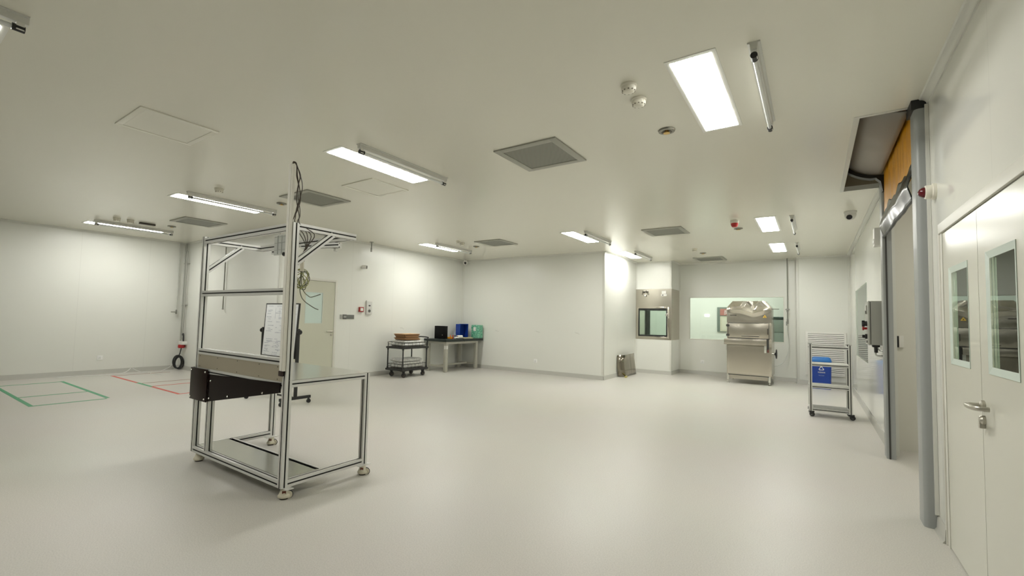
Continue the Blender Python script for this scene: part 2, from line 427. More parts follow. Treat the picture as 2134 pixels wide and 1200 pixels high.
# ------------------------------------------------------------------ door_1: single beige door
d = thing('door_1', 'single beige door with pale green pane left of the card reader', 'door', (XB, (DY0 + DY1) / 2, 0), kind='structure')
o = d.location.copy()
m = M(o); w = .045
for a, b, z0, z1 in ((DY0, DY0 + w, 0, DZ), (DY1 - w, DY1, 0, DZ), (DY0 + w, DY1 - w, DZ - w, DZ)): m.box(XB - .05, XB + .012, a, b, z0, z1, bev=.003)
m.build('door_frame', jambM, d)
py0, py1, pz0, pz1 = 5.14, 5.51, 1.19, 1.80
m = M(o)
a0, a1 = DY0 + w + .003, DY1 - w - .003
for ya, yb, za, zb in ((a0, py0, .001, DZ - w - .004), (py1, a1, .001, DZ - w - .004), (py0, py1, .001, pz0), (py0, py1, pz1, DZ - w - .004)): m.box(XB - .045, XB, ya, yb, za, zb)
leaf = m.build('door_leaf', doorM, d)
m = M(o); m.box(XB - .03, XB - .004, py0, py1, pz0, pz1); m.build('window_pane', frostM, leaf)
m = M(o)
for ya, yb, za, zb in ((py0 - .012, py0, pz0 - .012, pz1 + .012), (py1, py1 + .012, pz0 - .012, pz1 + .012), (py0, py1, pz0 - .012, pz0), (py0, py1, pz1, pz1 + .012)): m.box(XB - .02, XB + .002, ya, yb, za, zb)
m.build('pane_trim', mat('pale pane trim', (.62, .66, .58), .4), leaf)
m = M(o); hy = 5.745
m.cyl((XB, hy, 1.02), (XB + .012, hy, 1.02), .026); m.tube([(XB + .01, hy, 1.02), (XB + .05, hy, 1.02), (XB + .058, hy - .02, 1.02), (XB + .058, hy - .14, 1.02)], .010, smooth=3)
m.build('door_handle', nickel, leaf)
m = M(o); m.cyl((XB, hy, .945), (XB + .012, hy, .945), .024); m.cyl((XB, hy, .945), (XB + .02, hy, .945), .011); m.build('lock', nickel, leaf)

# ------------------------------------------------------------------ double door in the right wall: two leaves in one frame
m = M(); w = .05
for a, b, z0, z1 in ((GY0 - .0, GY0 + w, 0, GZ), (GY1 - .045, GY1, 0, GZ), (GY0 + w, GY1 - .045, GZ - .001, GZ + .001)): m.box(XR - .004, XR + .05, a, b, z0, z1)
m.box(XR - .012, XR, GY0 - .05, GY1 + .012, GZ, GZ + .062, bev=.003); m.box(XR - .012, XR, GY1, GY1 + .012, 0, GZ, bev=.003); m.box(XR - .012, XR, GY0 - .05, GY0, 0, GZ, bev=.003)
struct(m.build('trim_%d' % k, jambM), 'pale frame around the double doors', 'trim'); k += 1
GM = 3.222
def leafdoor(name, ya, yb, wa, wb, label, handle):
    za, zb = 1.155, 1.725
    d = thing(name, label, 'door', (XR, (ya + yb) / 2, 0), kind='structure'); o = d.location.copy()
    m = M(o); x0, x1 = XR, XR + .045
    for a, b, z0, z1 in ((ya, wa, .008, GZ - .006), (wb, yb, .008, GZ - .006), (wa, wb, .008, za), (wa, wb, zb, GZ - .006)): m.box(x0, x1, a, b, z0, z1)
    leaf = m.build('door_leaf', door2M, d)
    m = M(o); t = .028    # bevelled white reveal round the glass
    def fr(a, b): return [(XR - .003, wa + a, za + a), (XR - .003, wb - a, za + a), (XR - .003, wb - a, zb - a), (XR - .003, wa + a, zb - a)], [(XR + b, wa + t, za + t), (XR + b, wb - t, za + t), (XR + b, wb - t, zb - t), (XR + b, wa + t, zb - t)]
    A, B = fr(-.006, .003); O = [(XR + .03, *p[1:]) for p in A]
    for q in range(4):
        r = (q + 1) % 4
        m.quad([A[q], A[r], B[r], B[q]]); 
        m.quad([A[q], A[r], (XR, *A[r][1:]), (XR, *A[q][1:])])
    m.build('window_trim', mat('pale green white trim', (.60, .68, .62), .3), leaf)
    m = M(o); m.box(XR + .003, XR + .008, wa + t - .004, wb - t + .004, za + t - .004, zb - t + .004); m.build('window_pane', clear, leaf)
    if handle:
        hy = GM - .035
        m = M(o); m.lathe([(.026, 0), (.026, .012), (.018, .018), (0.012, .02)], (XR, hy, .985), axis=(-1, 0, 0))
        m.tube([(XR - .012, hy, .985), (XR - .05, hy, .985), (XR - .066, hy - .015, .985), (XR - .069, hy - .06, .985), (XR - .063, hy - .11, .985), (XR - .045, hy - .135, .985), (XR - .014, hy - .14, .985)], .0115, seg=12, smooth=5)
        m.build('door_handle', nickel, leaf)
        m = M(o); m.lathe([(.024, 0), (.024, .012), (.016, .02)], (XR, hy, .915), axis=(-1, 0, 0)); m.box(XR - .022, XR, hy - .012, hy + .012, .875, .915, bev=.004); m.build('lock', nickel, leaf)
    return d
leafdoor('door_2', GM + .0025, GY1 - .047, 3.41, 3.805, 'narrow far leaf of the grey white double doors', False)
leafdoor('door_3', GY0 + .052, GM - .0025, 2.70, 3.085, 'wide near leaf of the double doors carrying the lever handle', True)

# ------------------------------------------------------------------ windows
d = thing('window_1', 'wide clear window in the back wall behind the steel machine', 'window', ((WX0 + WX1) / 2, YE, WZ0), kind='structure'); o = d.location.copy()
m = M(o); t = .022
for a, b, z0, z1 in ((WX0, WX0 + t, WZ0, WZ1), (WX1 - t, WX1, WZ0, WZ1), (WX0 + t, WX1 - t, WZ0, WZ0 + t), (WX0 + t, WX1 - t, WZ1 - t, WZ1)): m.box(a, b, YE - .008, YE + T + .004, z0, z1, bev=.002)
m.build('window_frame', jambM, d)
m = M(o); m.box(WX0 + t, WX1 - t, YE + .005, YE + .011, WZ0 + t, WZ1 - t); m.build('window_pane', clear, d)
d = thing('window_2', 'pale green window in the right wall behind the grey control box', 'window', (XR, (VY0 + VY1) / 2, VZ0), kind='structure'); o = d.location.copy()
m = M(o); t = .005
for a, b, z0, z1 in ((VY0, VY0 + t, VZ0, VZ1), (VY1 - t, VY1, VZ0, VZ1), (VY0 + t, VY1 - t, VZ0, VZ0 + t), (VY0 + t, VY1 - t, VZ1 - t, VZ1)): m.box(XR, XR + .03, a, b, z0, z1)
m.build('window_frame', jambM, d)
m = M(o); m.box(XR + .001, XR + .007, VY0 + t, VY1 - t, VZ0 + t, VZ1 - t); m.build('window_pane', clear, d)

# things standing in the room behind the window
d = thing('notice_board', 'dark framed board with red headed notice behind the window', 'notice board', (-1.9, 15.48, 1.5)); o = d.location.copy()
m = M(o); m.box(-2.50, -1.30, 15.465, 15.5, 1.12, 1.885, bev=.004); m.build('board_frame', mat('dark green board', (.16, .19, .16), .5), d)
m = M(o); m.box(-2.415, -1.40, 15.458, 15.465, 1.135, 1.60); p = m.build('notice_sheet', mat('cream notice paper', (.55, .50, .38), .7), d)
m = M(o); m.box(-2.36, -2.20, 15.455, 15.458, 1.18, 1.55); m.box(-2.17, -2.06, 15.455, 15.458, 1.18, 1.55); m.build('printed_panel', mat('pale printed panel', (.62, .58, .46), .7), p)
m = M(o); m.box(-2.415, -1.40, 15.456, 15.465, 1.63, 1.835); hd = m.build('notice_header', mat('red notice header', (.42, .16, .13), .6), d)
tc = bpy.data.curves.new('t', 'FONT'); tc.body = '\u5458'; tc.size = .15; tc.align_x = 'CENTER'; tc.extrude = .001
to = bpy.data.objects.new('t', tc); COL.objects.link(to); bpy.context.view_layer.update()
me = bpy.data.meshes.new_from_object(to); bpy.data.objects.remove(to)
me.transform(Matrix.Translation(Vector((-2.24, 15.453, 1.67)) - o) @ Matrix.Rotation(PI / 2, 4, 'X')); me.materials.clear(); me.materials.append(paperM)
tt = bpy.data.objects.new('header_lettering', me); COL.objects.link(tt); tt.parent = hd
d = thing('cabinet', 'dark grey green cabinet behind the right end of the window', 'cabinet', (-.35, 15.2, 0)); o = d.location.copy()
gm = mat('dark grey green enamel', (.18, .20, .17), .35)
m = M(o); m.box(-1.00, .35, 15.0, 15.48, .0, 1.52, bev=.006); b = m.build('body', gm, d)
m = M(o); m.box(-1.01, .36, 14.99, 15.48, 1.545, 1.60, bev=.004); m.build('top', mat('black green top', (.03, .045, .038), .3), d)
m = M(o); gf = mat('grey green fronts', (.22, .245, .21), .35)
for a, b_, c_, e in ((-.985, -.66, .08, 1.15), (-.985, -.66, 1.17, 1.5), (-.64, -.30, .08, 1.15), (-.64, -.30, 1.17, 1.5)): M(o).box(a, b_, 14.985, 15.0, c_, e, bev=.003).build('cabinet_front', gf, d)
for i, x in enumerate((-3.38, -2.80)):  # added glowing panels stand in for bright reflections in the window glass
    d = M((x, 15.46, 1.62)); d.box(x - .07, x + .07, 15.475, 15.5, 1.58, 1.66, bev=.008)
    tag(d.build('reflection_glow', mat('glowing reflection patch', (.9, .9, .9), .4, emit=(1, 1, .95), estr=2.2)), 'small added glow for a reflection in the window, %s' % ('at its left edge' if i == 0 else 'left of the notice board'), 'reflection', 'added reflection glows behind the window').location = (x, 15.46, 1.62)
# ================================================================== CEILING FIXTURES
LED_E = 31.
ledM.node_tree.nodes['Principled BSDF'].inputs['Emission Strength'].default_value = LED_E
ledF = mat('white lamp bezel', (.80, .80, .74), .35)
def led():
    t = thing('ceiling_light', '', 'ceiling light')
    m = M(); a, b = .15, .625; ia, ib = .122, .592
    for x0, x1, y0, y1 in ((-a, -ia, -b, b), (ia, a, -b, b), (-ia, ia, -b, -ib), (-ia, ia, ib, b)): m.box(x0, x1, y0, y1, -.004, 0)
    fr = m.build('frame', ledF, t)
    m = M(); m.box(-ia, ia, -ib, ib, -.006, -.0005); m.build('diffuser', ledM, t)
    return t
LEDS = [(-.617, 3.465, 'large lit LED panel nearest the roller door opening'),
        (-3.915, 3.255, 'lit LED panel between the two pale ceiling hatches'),
        (-7.42, 3.125, 'lit LED panel to the left of the white cable trunking top'),
        (-11.27, 3.06, 'lit LED panel above the red and green floor tape'),
        (-7.22, 7.85, 'lit LED panel above the workbench corner'),
        (-3.77, 8.12, 'lit LED panel in front of the bright alcove corner'),
        (-3.73, 10.79, 'lit LED panel above the pass box alcove'),
        (-.60, 8.45, 'lit LED panel right of the red ceiling sounder'),
        (-.605, 11.08, 'farthest lit LED panel, above the steel machine'),
        (-4.02, -.17, 'lit LED panel cut by the top left edge')]
p = led(); q = None
def uv():
    t = thing('ceiling_tube_light', '', 'tube light')
    m = M(); m.prism([(-.034, 0), (-.034, -.006), (-.020, -.010), (-.017, -.044), (.017, -.044), (.020, -.010), (.034, -.006), (.034, 0)], 1, -.62, .62); m.build('housing', aluW, t)
    for s in (-1, 1):
        m = M(); m.box(-.018, .018, s * .588 - .018, s * .588 + .018, -.088, -.040, bev=.005); e = m.build('end_bracket', whiteP, t)
        m = M(); m.cyl((0, s * .556, -.074), (0, s * .608, -.074), .0195); m.build('lamp_holder', blackP, t)
    m = M(); m.cyl((0, -.56, -.074), (0, .56, -.074), .0125, seg=14); m.build('glass_tube', tubeM, t)
    return t
q = uv()
near = ['the large LED panel nearest the roller door', 'the LED panel between the two ceiling hatches', 'the LED panel left of the cable trunking', 'the LED panel above the floor tape', 'the LED panel above the workbench corner', 'the LED panel in front of the alcove corner', 'the LED panel above the pass box alcove', 'the LED panel right of the red sounder', 'the farthest LED panel above the steel machine', 'the LED panel at the top left edge']
for i, (x, y, lab) in enumerate(LEDS):
    place(p, i, (x, y, H), lab, 'lit LED ceiling panels')
    place(q, i, (x + .345 + .008 * max(0, -x - 4), y + .05, H), 'unlit silver tube batten beside ' + near[i], 'unlit tube battens')

def vent():
    t = thing('ceiling_vent', '', 'air vent'); a, i = .34, .27
    m = M()
    for x0, x1, y0, y1 in ((-a, -i, -a, a), (i, a, -a, a), (-i, i, -a, -i), (-i, i, i, a)): m.box(x0, x1, y0, y1, -.014, 0, bev=.003)
    m.build('frame', ventF, t)
    m = M(); m.box(-i, i, -i, i, -.009, -.002); m.build('grille', grilleM, t)
    return t
p = vent()
for i, (x, y, lab) in enumerate([(-2.235, 3.845, 'large grey square vent in the middle of the ceiling'), (-5.81, 3.68, 'grey square vent behind the white cable trunking'), (-9.27, 3.57, 'grey square vent nearest the two conduits'),
        (-5.64, 7.86, 'grey square vent between the workbench and the alcove'), (-2.18, 8.26, 'grey square vent left of the red ceiling sounder'), (-2.15, 12.27, 'farthest grey vent, above the wide window')]):
    place(p, i, (x, y, H), lab, 'grey ceiling vents')

for i, (x0, x1, y0, y1, lab) in enumerate([(-5.06, -4.445, 1.25, 1.835, 'pale square hatch at the upper left of the ceiling'), (-4.92, -4.325, 3.465, 4.05, 'pale square hatch behind the lit LED panel')]):
    cx, cy = (x0 + x1) / 2, (y0 + y1) / 2
    t = thing('ceiling_hatch', lab, 'access hatch', (cx, cy, H), group='pale ceiling hatches'); o = t.location.copy()
    m = M(o); w = .045
    for a, b, c_, d_ in ((x0, x0 + w, y0, y1), (x1 - w, x1, y0, y1), (x0 + w, x1 - w, y0, y0 + w), (x0 + w, x1 - w, y1 - w, y1)): m.box(a, b, c_, d_, H - .010, H, bev=.003)
    m.build('frame', mat('cream hatch paint', (.85, .835, .735), .3), t)
    m = M(o); m.box(x0 + w + .002, x1 - w - .002, y0 + w + .002, y1 - w - .002, H - .007, H - .001); m.build('lid', MATS['cream hatch paint'], t)

def detector():
    t = thing('smoke_detector', '', 'smoke detector')
    m = M(); m.lathe([(.054, 0), (.056, -.014), (.052, -.018)], seg=28); m.build('base', creamP2, t)
    m = M(); m.lathe([(.049, -.018), (.051, -.030), (.047, -.040), (.040, -.050), (.028, -.056), (.001, -.058)], seg=28); m.build('head', creamP2, t)
    m = M()
    for k in range(10):
        a = 2 * PI * k / 10; c = Vector((math.cos(a), math.sin(a), 0)) * .0425; r = Matrix.Rotation(a, 3, 'Z')
        m.box(c.x - .003, c.x + .003, c.y - .005, c.y + .005, -.050, -.043, rot=r)
    m.build('slots', mat('brown slot', (.20, .18, .13), .6), t)
    return t
creamP2 = mat('cream detector plastic', (.82, .79, .68), .4)
p = detector()
for i, (x, y, lab) in enumerate([(-1.043, 2.985, 'cream smoke detector farther left of a neighbouring pair by the large LED panel'), (-1.048, 3.22, 'cream smoke detector nearer the sprinkler in the pair by the large LED panel'),
        (-6.50, 2.72, 'lone cream detector above the tube left of the trunking'), (-10.27, 2.66, 'leftmost cream detector above the far left tube'), (-10.25, 2.85, 'second cream detector above the far left tube, beside the dark bar'),
        (-6.25, 7.33, 'cream detector behind the tube above the workbench'), (-6.33, 7.56, 'cream detector between the workbench tube and the sprinkler'), (-2.15, 10.5, 'small cream detector left of the farthest sprinkler')]):
    place(p, i, (x, y, H), lab, 'ceiling smoke detectors')

def sprinkler():
    t = thing('ceiling_sprinkler', '', 'sprinkler')
    m = M(); m.lathe([(.068, 0), (.070, -.004), (.066, -.014), (.044, -.017), (.034, -.006), (.03, 0)], seg=24); m.build('escutcheon', mat('dull chrome rose', (.30, .29, .25), .35, 1.0), t)
    m = M(); m.lathe([(.014, 0), (.014, -.02), (.009, -.024), (.006, -.03), (.006, -.04), (.010, -.042)], seg=14)
    m.tube([(.014, 0, -.016), (.019, 0, -.03), (.008, 0, -.043)], .0032, smooth=3); m.tube([(-.014, 0, -.016), (-.019, 0, -.03), (-.008, 0, -.043)], .0032, smooth=3)
    for v in m.bm.verts: v.co.z *= .62
    m.build('body', brass, t)
    m = M(); m.lathe([(.006, -.026), (.026, -.027), (.027, -.029), (.004, -.031)], seg=18); m.build('deflector', brass, t)
    return t
p = sprinkler()
for i, (x, y, lab) in enumerate([(-1.02, 3.88, 'brass sprinkler in front of the large LED panel'), (-6.52, 3.585, 'brass sprinkler just left of the white cable trunking'), (-10.22, 3.48, 'brass sprinkler at the end of the far left tube'),
        (-6.34, 8.06, 'brass sprinkler beside the vent above the workbench'), (-1.05, 8.56, 'brass sprinkler beside the red ceiling sounder'), (-2.11, 11.2, 'farthest brass sprinkler, in front of the farthest vent')]):
    place(p, i, (x, y, H), lab, 'brass sprinklers')

t = thing('ceiling_sounder', 'white and red fire sounder on the ceiling beside a sprinkler', 'alarm', (-1.02, 7.88, H)); o = t.location
m = M(); m.lathe([(.062, 0), (.062, -.035), (.052, -.045)], seg=24); m.build('base', creamP2, t)
m = M(); m.lathe([(.05, -.045), (.056, -.052), (.048, -.085), (.034, -.105), (.001, -.108)], seg=24); m.build('red_lens', redP, t)
m = M((-10.345, 3.13, H)); m.box(-10.385, -10.305, 3.01, 3.25, H - .03, H, bev=.006)
tag(m.build('ceiling_bar', mat('dark brown metal', (.06, .05, .035), .5)), 'slim dark bar on the ceiling left of the far left sprinkler', 'ceiling fitting').location = (-10.345, 3.13, H)

# cameras
t = thing('ceiling_camera', 'white dome camera on the ceiling beside the roller door opening', 'security camera', (.445, 8.0, H))
m = M(); m.lathe([(.062, 0), (.062, -.022), (.058, -.026)], seg=24); m.build('base', whiteP, t)
m = M(); m.lathe([(.055, -.026), (.057, -.045), (.050, -.075), (.032, -.10), (.012, -.11), (.001, -.112)], seg=24); hd = m.build('dome', whiteP, t)
m = M(); c = Vector((-.012, -.036, -.072)); dr = Vector((-.12, -.85, -.45)).normalized(); m.lathe([(.028, -.01), (.030, .012), (.026, .02), (.001, .022)], c, 18, axis=dr); m.build('lens', lensM, hd); t.scale = (1.2, 1.2, 1.2)
t = thing('wall_camera', 'small white camera high in the corner above the workbench', 'security camera', (-8.12, 9.84, 2.955))
m = M(); m.lathe([(.045, .045), (.045, .02), (.038, .01)], seg=20); m.build('base', whiteP, t)
m = M(); dr = Vector((.62, -.72, -.28)).normalized(); m.lathe([(.001, -.06), (.045, -.058), (.062, -.02), (.060, .04), (.050, .052)], (0, 0, -.03), 20, axis=dr); hd = m.build('housing', whiteP, t)
m = M(); m.lathe([(.032, .050), (.032, .062), (.001, .064)], (0, 0, -.03), 18, axis=dr); m.build('lens', lensM, hd)
t = thing('wall_camera', 'white bullet camera with dark lens above the red call point', 'security camera', (XB, 6.47, 2.44))
m = M(); m.lathe([(.045, 0), (.045, .02), (.03, .03)], axis=(1, 0, 0)); m.build('base', whiteP, t)
m = M(); dr = Vector((.80, .60, -.05)).normalized(); m.lathe([(.001, -.05), (.04, -.04), (.05, 0), (.05, .075), (.045, .08)], (.05, .0, 0), 20, axis=dr); hd = m.build('housing', whiteP, t)
m = M(); m.lathe([(.046, .078), (.046, .090), (.001, .094)], (.05, 0, 0), 20, axis=dr); m.build('lens', mat('brown black lens', (.03, .02, .012), .15), hd); t.scale = (.8, .8, .8)

# pipe stub hanging from the ceiling
m = M((-8.1, 6.54, H)); m.cyl((-8.1, 6.54, H), (-8.1, 6.54, 2.87), .012); m.cyl((-8.1, 6.54, 2.87), (-8.1, 6.54, 2.78), .018); m.lathe([(.045, H), (.045, H - .008), (.014, H - .01)], (-8.1, 6.54, 0))
tag(m.build('ceiling_pipe', mat('galvanised pipe', (.32, .32, .29), .4, .7)), 'short grey pipe hanging from the ceiling above the wall camera', 'pipe').location = (-8.1, 6.54, H)
# ================================================================== THINGS ON THE WALLS
def socket():
    t = thing('wall_socket', '', 'socket')          # faces -y at origin
    m = M(); m.box(-.047, .047, -.012, 0, -.047, .047, bev=.004); pl_ = m.build('plate', mat('bright white plastic', (.92, .92, .90), .3), t)
    m = M()
    for x, z, r in ((-.010, .012, 0), (.010, .012, 0), (-.012, -.014, .5), (.012, -.014, -.5), (0, -.006, 0)): m.box(x - .0018, x + .0018, -.0132, -.011, z - .006, z + .006, rot=Matrix.Rotation(r, 3, 'Y'))
    m.build('pin_slots', greyD, pl_)
    return t
p = socket()
for i, (loc, rz, lab) in enumerate([((-5.845, YC, .315), 0, 'white wall socket low on the plain wall right of the workbench'), ((-2.483, YE, .332), 0, 'white wall socket low under the wide window'), ((XA, 3.10, .345), PI / 2, 'white wall socket low on the far left wall')]):
    o = place(p, i, loc, lab, 'low wall sockets'); o.rotation_euler = (0, 0, rz)

# faint scribbles where things were pencilled on the panels
for i, (loc, rz, lab) in enumerate([((-7.06, YC - .0005, 1.052), 0, 'faint grey pencil mark on the wall just right of the green bag'), ((-5.79, YC - .0005, 1.07), 0, 'faint grey pencil mark on the wall above the socket'), ((-4.70, YC - .0005, 1.073), 0, 'faint grey pencil mark on the wall near the alcove corner'), ((XB + .0005, 7.70, 1.10), PI / 2, 'faint grey pencil mark above the cardboard on the black cart')]):
    m = M(); random.seed(40 + i)
    for k in range(5):
        x = -.05 + k * .024; z = random.uniform(-.012, .012) - .008 * k
        m.box(x - .011, x + .011, -.0008, 0, z - .0035, z + .0035, rot=Matrix.Rotation(random.uniform(-1.2, 1.2), 3, 'Y'))
    o = tag(m.build('wall_mark', mat('pencil grey', (.47, .46, .42), .8)), lab, 'mark', 'faint pencil marks'); o.location = loc; o.rotation_euler = (0, 0, rz)

# card reader strip right of the beige door
t = thing('switch_plate', 'grey strip of switches beside the beige door', 'switch', (XB, 6.11, 1.327)); o = t.location
m = M(); m.box(0, .012, -.175, -.11, -.045, .045, bev=.003); m.build('blank_plate', mat('grey switch plate', (.34, .34, .31), .4), t)
m = M(); m.box(0, .02, -.11, -.02, -.05, .05, bev=.004); sw = m.build('switch_box', greyD, t)
m = M(); m.box(.02, .024, -.095, -.07, -.02, .02, bev=.002); m.box(.02, .024, -.06, -.035, -.02, .02, bev=.002); m.build('rocker', greyM, sw)
m = M(); m.box(0, .014, -.02, .175, -.045, .045, bev=.003); m.build('cover_plate', mat('mid grey plate', (.16, .165, .15), .4), t)

t = thing('wall_call_point', 'red fire alarm call point beside the white intercom panel', 'fire alarm', (XB, 6.455, 1.495))
m = M(); m.box(0, .045, -.055, .055, -.055, .055, bev=.006); b = m.build('housing', mat('red call point', (.36, .03, .025), .4), t)
m = M(); m.box(.045, .049, -.036, .036, -.032, .034, bev=.002); m.build('press_panel', whiteP, b)
t = thing('wall_intercom', 'white intercom panel with round black speaker right of the red call point', 'intercom', (XB, 6.67, 1.545))
m = M(); m.box(0, .035, -.075, .075, -.155, .155, bev=.004); b = m.build('housing', mat('pale grey intercom', (.66, .66, .62), .35), t)
m = M(); m.box(.035, .038, -.076, .076, .135, .157); m.build('top_strip', whiteP, b)
m = M(); m.box(.035, .039, -.026, .026, .028, .058, bev=.002); m.build('button', mat('dark grey button', (.08, .08, .075), .4), b)
m = M(); m.lathe([(.034, .035), (.034, .041), (.001, .043)], (0, 0, -.075), 20, axis=(1, 0, 0)); m.build('speaker', mat('speaker mesh', (.12, .12, .11), .6), b)
m = M(); m.box(.035, .037, -.03, .03, -.02, -.012); m.build('label_line', greyM, b)

# conduits in the left corner
for i, (x, y, ztop, zb, r, lab) in enumerate([(-12.235, YA - .06, 2.97, .70, .016, 'right hand grey conduit ending above the red plug'), (-12.335, YA - .06, 2.97, .63, .016, 'left hand grey conduit in the left corner')]):
    t = thing('conduit', lab, 'conduit', (x, y, zb), group='corner conduits'); o = t.location.copy()
    m = M(o)
    if i == 0: m.tube([(x - .08, y, ztop), (x - .07, y, 2.86), (x, y, 2.74), (x, y, 2.6), (x, y, zb)], r, seg=10, smooth=4)
    else: m.tube([(x, y, ztop), (x, y, zb)], r, seg=10, smooth=1)
    m.build('pipe', mat('grey conduit', (.40, .40, .36), .4), t)
    m = M(o)
    for z in (1.52 if i == 0 else 1.50, 2.5): m.box(x - .028, x + .028, y - .02, YA, z - .012, z + .012, bev=.003)
    m.build('clips', mat('grey conduit', (.40, .40, .36), .4), t)
t = thing('wall_pipe', 'thin corner pipe with a small tap on the far left wall', 'pipe', (XA + .05, 4.40, 1.30)); o = t.location.copy()
m = M(o); m.tube([(XA + .05, 4.42, 2.97), (XA + .05, 4.42, 1.32)], .010, smooth=1); m.build('pipe', mat('pale pipe', (.58, .58, .54), .4), t)
m = M(o); m.cyl((XA + .05, 4.42, 1.40), (XA + .05, 4.42, 1.30), .016); m.tube([(XA + .05, 4.42, 1.345), (XA + .09, 4.36, 1.345), (XA + .09, 4.30, 1.345)], .012, smooth=2); m.build('tap', mat('dull metal tap', (.34, .34, .31), .4, .6), t)
t = thing('ceiling_drop_pipe', 'slim grey pipe dropping from the ceiling beside the whiteboard', 'pipe', (-10.37, YA - .035, 1.42)); o = t.location.copy()
m = M(o); m.cyl((-10.37, YA - .035, 2.97), (-10.37, YA - .035, 1.45), .011); m.build('pipe', mat('dark grey pipe', (.24, .24, .20), .45), t)
m = M(o); m.lathe([(.016, 1.455), (.019, 1.44), (.019, 1.42), (.001, 1.42)], (-10.37, YA - .035, 0)); m.build('end_fitting', mat('grey conduit', (.40, .40, .36), .4), t)

t = thing('power_plug', 'white socket and red plug under the conduits on the left return wall', 'plug', (-12.23, YA, .60)); o = t.location.copy()
m = M(o); m.box(-12.31, -12.10, YA - .11, YA, .585, .665, bev=.01); m.build('socket_box', whiteP, t)
m = M(o); m.lathe([(.055, 0), (.07, .02), (.066, .075), (.05, .08)], (-12.24, YA - .07, .505), 18); m.build('red_plug', redP, t)
m = M(o); m.tube([(-12.235, YA - .06, .70), (-12.235, YA - .06, .80), (-12.20, YA - .065, .84), (-12.16, YA - .07, .80), (-12.15, YA - .07, .66)], .016, smooth=4); m.build('feed_cable', mat('grey black cable', (.03, .032, .03), .5), t)
c = M((-12.33, YA - .09, .16))
pts = [(-12.24, YA - .07, .51), (-12.245, YA - .08, .43), (-12.235, YA - .10, .36)]
for k in range(72):
    a = PI / 2 + k * .38; g = 1 + .13 * math.sin(k * .21 + .5)
    pts.append((-12.235 + .030 * math.sin(k * .27), YA - .115 - .080 * g * math.cos(a) + .012 * math.sin(k * .17), .178 + .140 * g * math.sin(a)))
pts = [(x, y, max(z, .016)) for x, y, z in pts]
c.tube(pts, .0125, seg=8, smooth=3)
tag(c.build('cable_coil', blackP), 'coiled black power cable hanging below the red plug', 'cable').location = (-12.33, YA - .09, .16)

# loose white cables on the floor by the left wall
for i, (pts, lab) in enumerate([([(-12.39, 3.62, .09), (-12.30, 3.52, .03), (-12.16, 3.36, .009), (-12.12, 3.05, .008), (-12.22, 2.85, .008), (-12.3, 2.4, .008)], 'white cable on the floor left of the red tape corner'), ([(-12.40, 3.66, .08), (-12.28, 3.75, .02), (-12.0, 3.85, .008), (-11.75, 3.80, .008), (-11.5, 3.9, .008)], 'white cable on the floor running over the red tape'), ([(-12.42, 4.44, .20), (-12.38, 4.36, .08), (-12.25, 4.18, .015), (-11.95, 4.02, .008)], 'short white cable at the foot of the left corner')]):
    m = M(); m.tube(pts, .0055, seg=6, smooth=5); tag(m.build('floor_cable', cableW), lab, 'cable', 'loose white cables')

# ------------------------------------------------------------------ floor tape
def strip(name, x0, x1, y0, y1, mt, lab, grp):
    m = M(((x0 + x1) / 2, (y0 + y1) / 2, 0)); m.box(x0, x1, y0, y1, 0, .0015)
    o = m.build(name, mt); o.location = ((x0 + x1) / 2, (y0 + y1) / 2, 0); return tag(o, lab, 'floor tape', grp)
g = 'green floor tape strips'; w = .026
strip('floor_tape', -11.58, -8.92, 1.53 - w, 1.53 + w, greenT, 'long green floor tape nearest the viewer', g)
strip('floor_tape', -11.62, -9.00, 2.37 - w, 2.37 + w, greenT, 'long green floor tape on the far side of the green box', g)
strip('floor_tape', -8.97, -8.92, 1.556, 2.344, greenT, 'short green floor tape closing the right end of the green box', g)
strip('floor_tape', -9.95, -9.90, 1.556, 2.344, greenT, 'short green floor tape across the middle of the green box', g)
strip('floor_tape', -11.60, -11.55, 1.556, 2.344, greenT, 'short green floor tape closing the left end of the green box', g)
g = 'red floor tape strips'
strip('floor_tape', -11.95, -10.52, 3.19 - w, 3.19 + w, redT, 'red floor tape length at the far left end of the red line', g)
strip('floor_tape', -10.52, -9.80, 3.19 - w, 3.19 + w, greenT, 'green floor tape length between two red lengths', g)
strip('floor_tape', -9.80, -8.62, 3.19 - w, 3.19 + w, redT, 'red floor tape length at the near right end of the red line', g)
strip('floor_tape', -8.67, -8.62, 3.216, 4.36, redT, 'thin red tape line closest to the workstation', g)
strip('floor_tape', -9.88, -9.83, 3.216, 4.36, redT, 'thin red tape line starting at the green length', g)
strip('floor_tape', -10.40, -10.36, 3.216, 4.36, tapeD, 'faded thin tape line in the middle of the red box', g)
strip('floor_tape', -11.94, -11.90, 3.216, 4.20, tapeD, 'thin faded tape line at the left end of the red box', g)

# ------------------------------------------------------------------ pass box
t = thing('pass_box', 'stainless pass box with dark framed glass door in the white column', 'pass box', ((XD + XQ) / 2, YP, PZ0)); o = t.location.copy()
px0, px1, pz0, pz1 = -3.955, -3.185, .985, 1.735
m = M(o)
for a, b, z0, z1 in ((XD + .004, px0 - .04, PZ0, PZ1), (px1 + .04, XQ + .004, PZ0, PZ1), (px0 - .04, px1 + .04, PZ0, pz0 - .04), (px0 - .04, px1 + .04, pz1 + .04, PZ1)): m.box(a, b, YP - .004, YP + .04, z0, z1)
m.box(XQ - .03, XQ + .004, YP + .04, YE, PZ0, PZ1)
m.build('body', steel, t)
m = M(o); m.box(XD + .02, XQ - .02, YP - .007, YP - .004, 1.80, 1.805); m.box(XD + .01, XQ - .01, YP - .007, YP - .004, 2.185, 2.192); m.box(XD + .01, XQ - .02, YP - .006, YP - .004, 1.81, 2.18); m.build('top_cover', steel, t)
m = M(o)      # inner lining with an opening to the far room
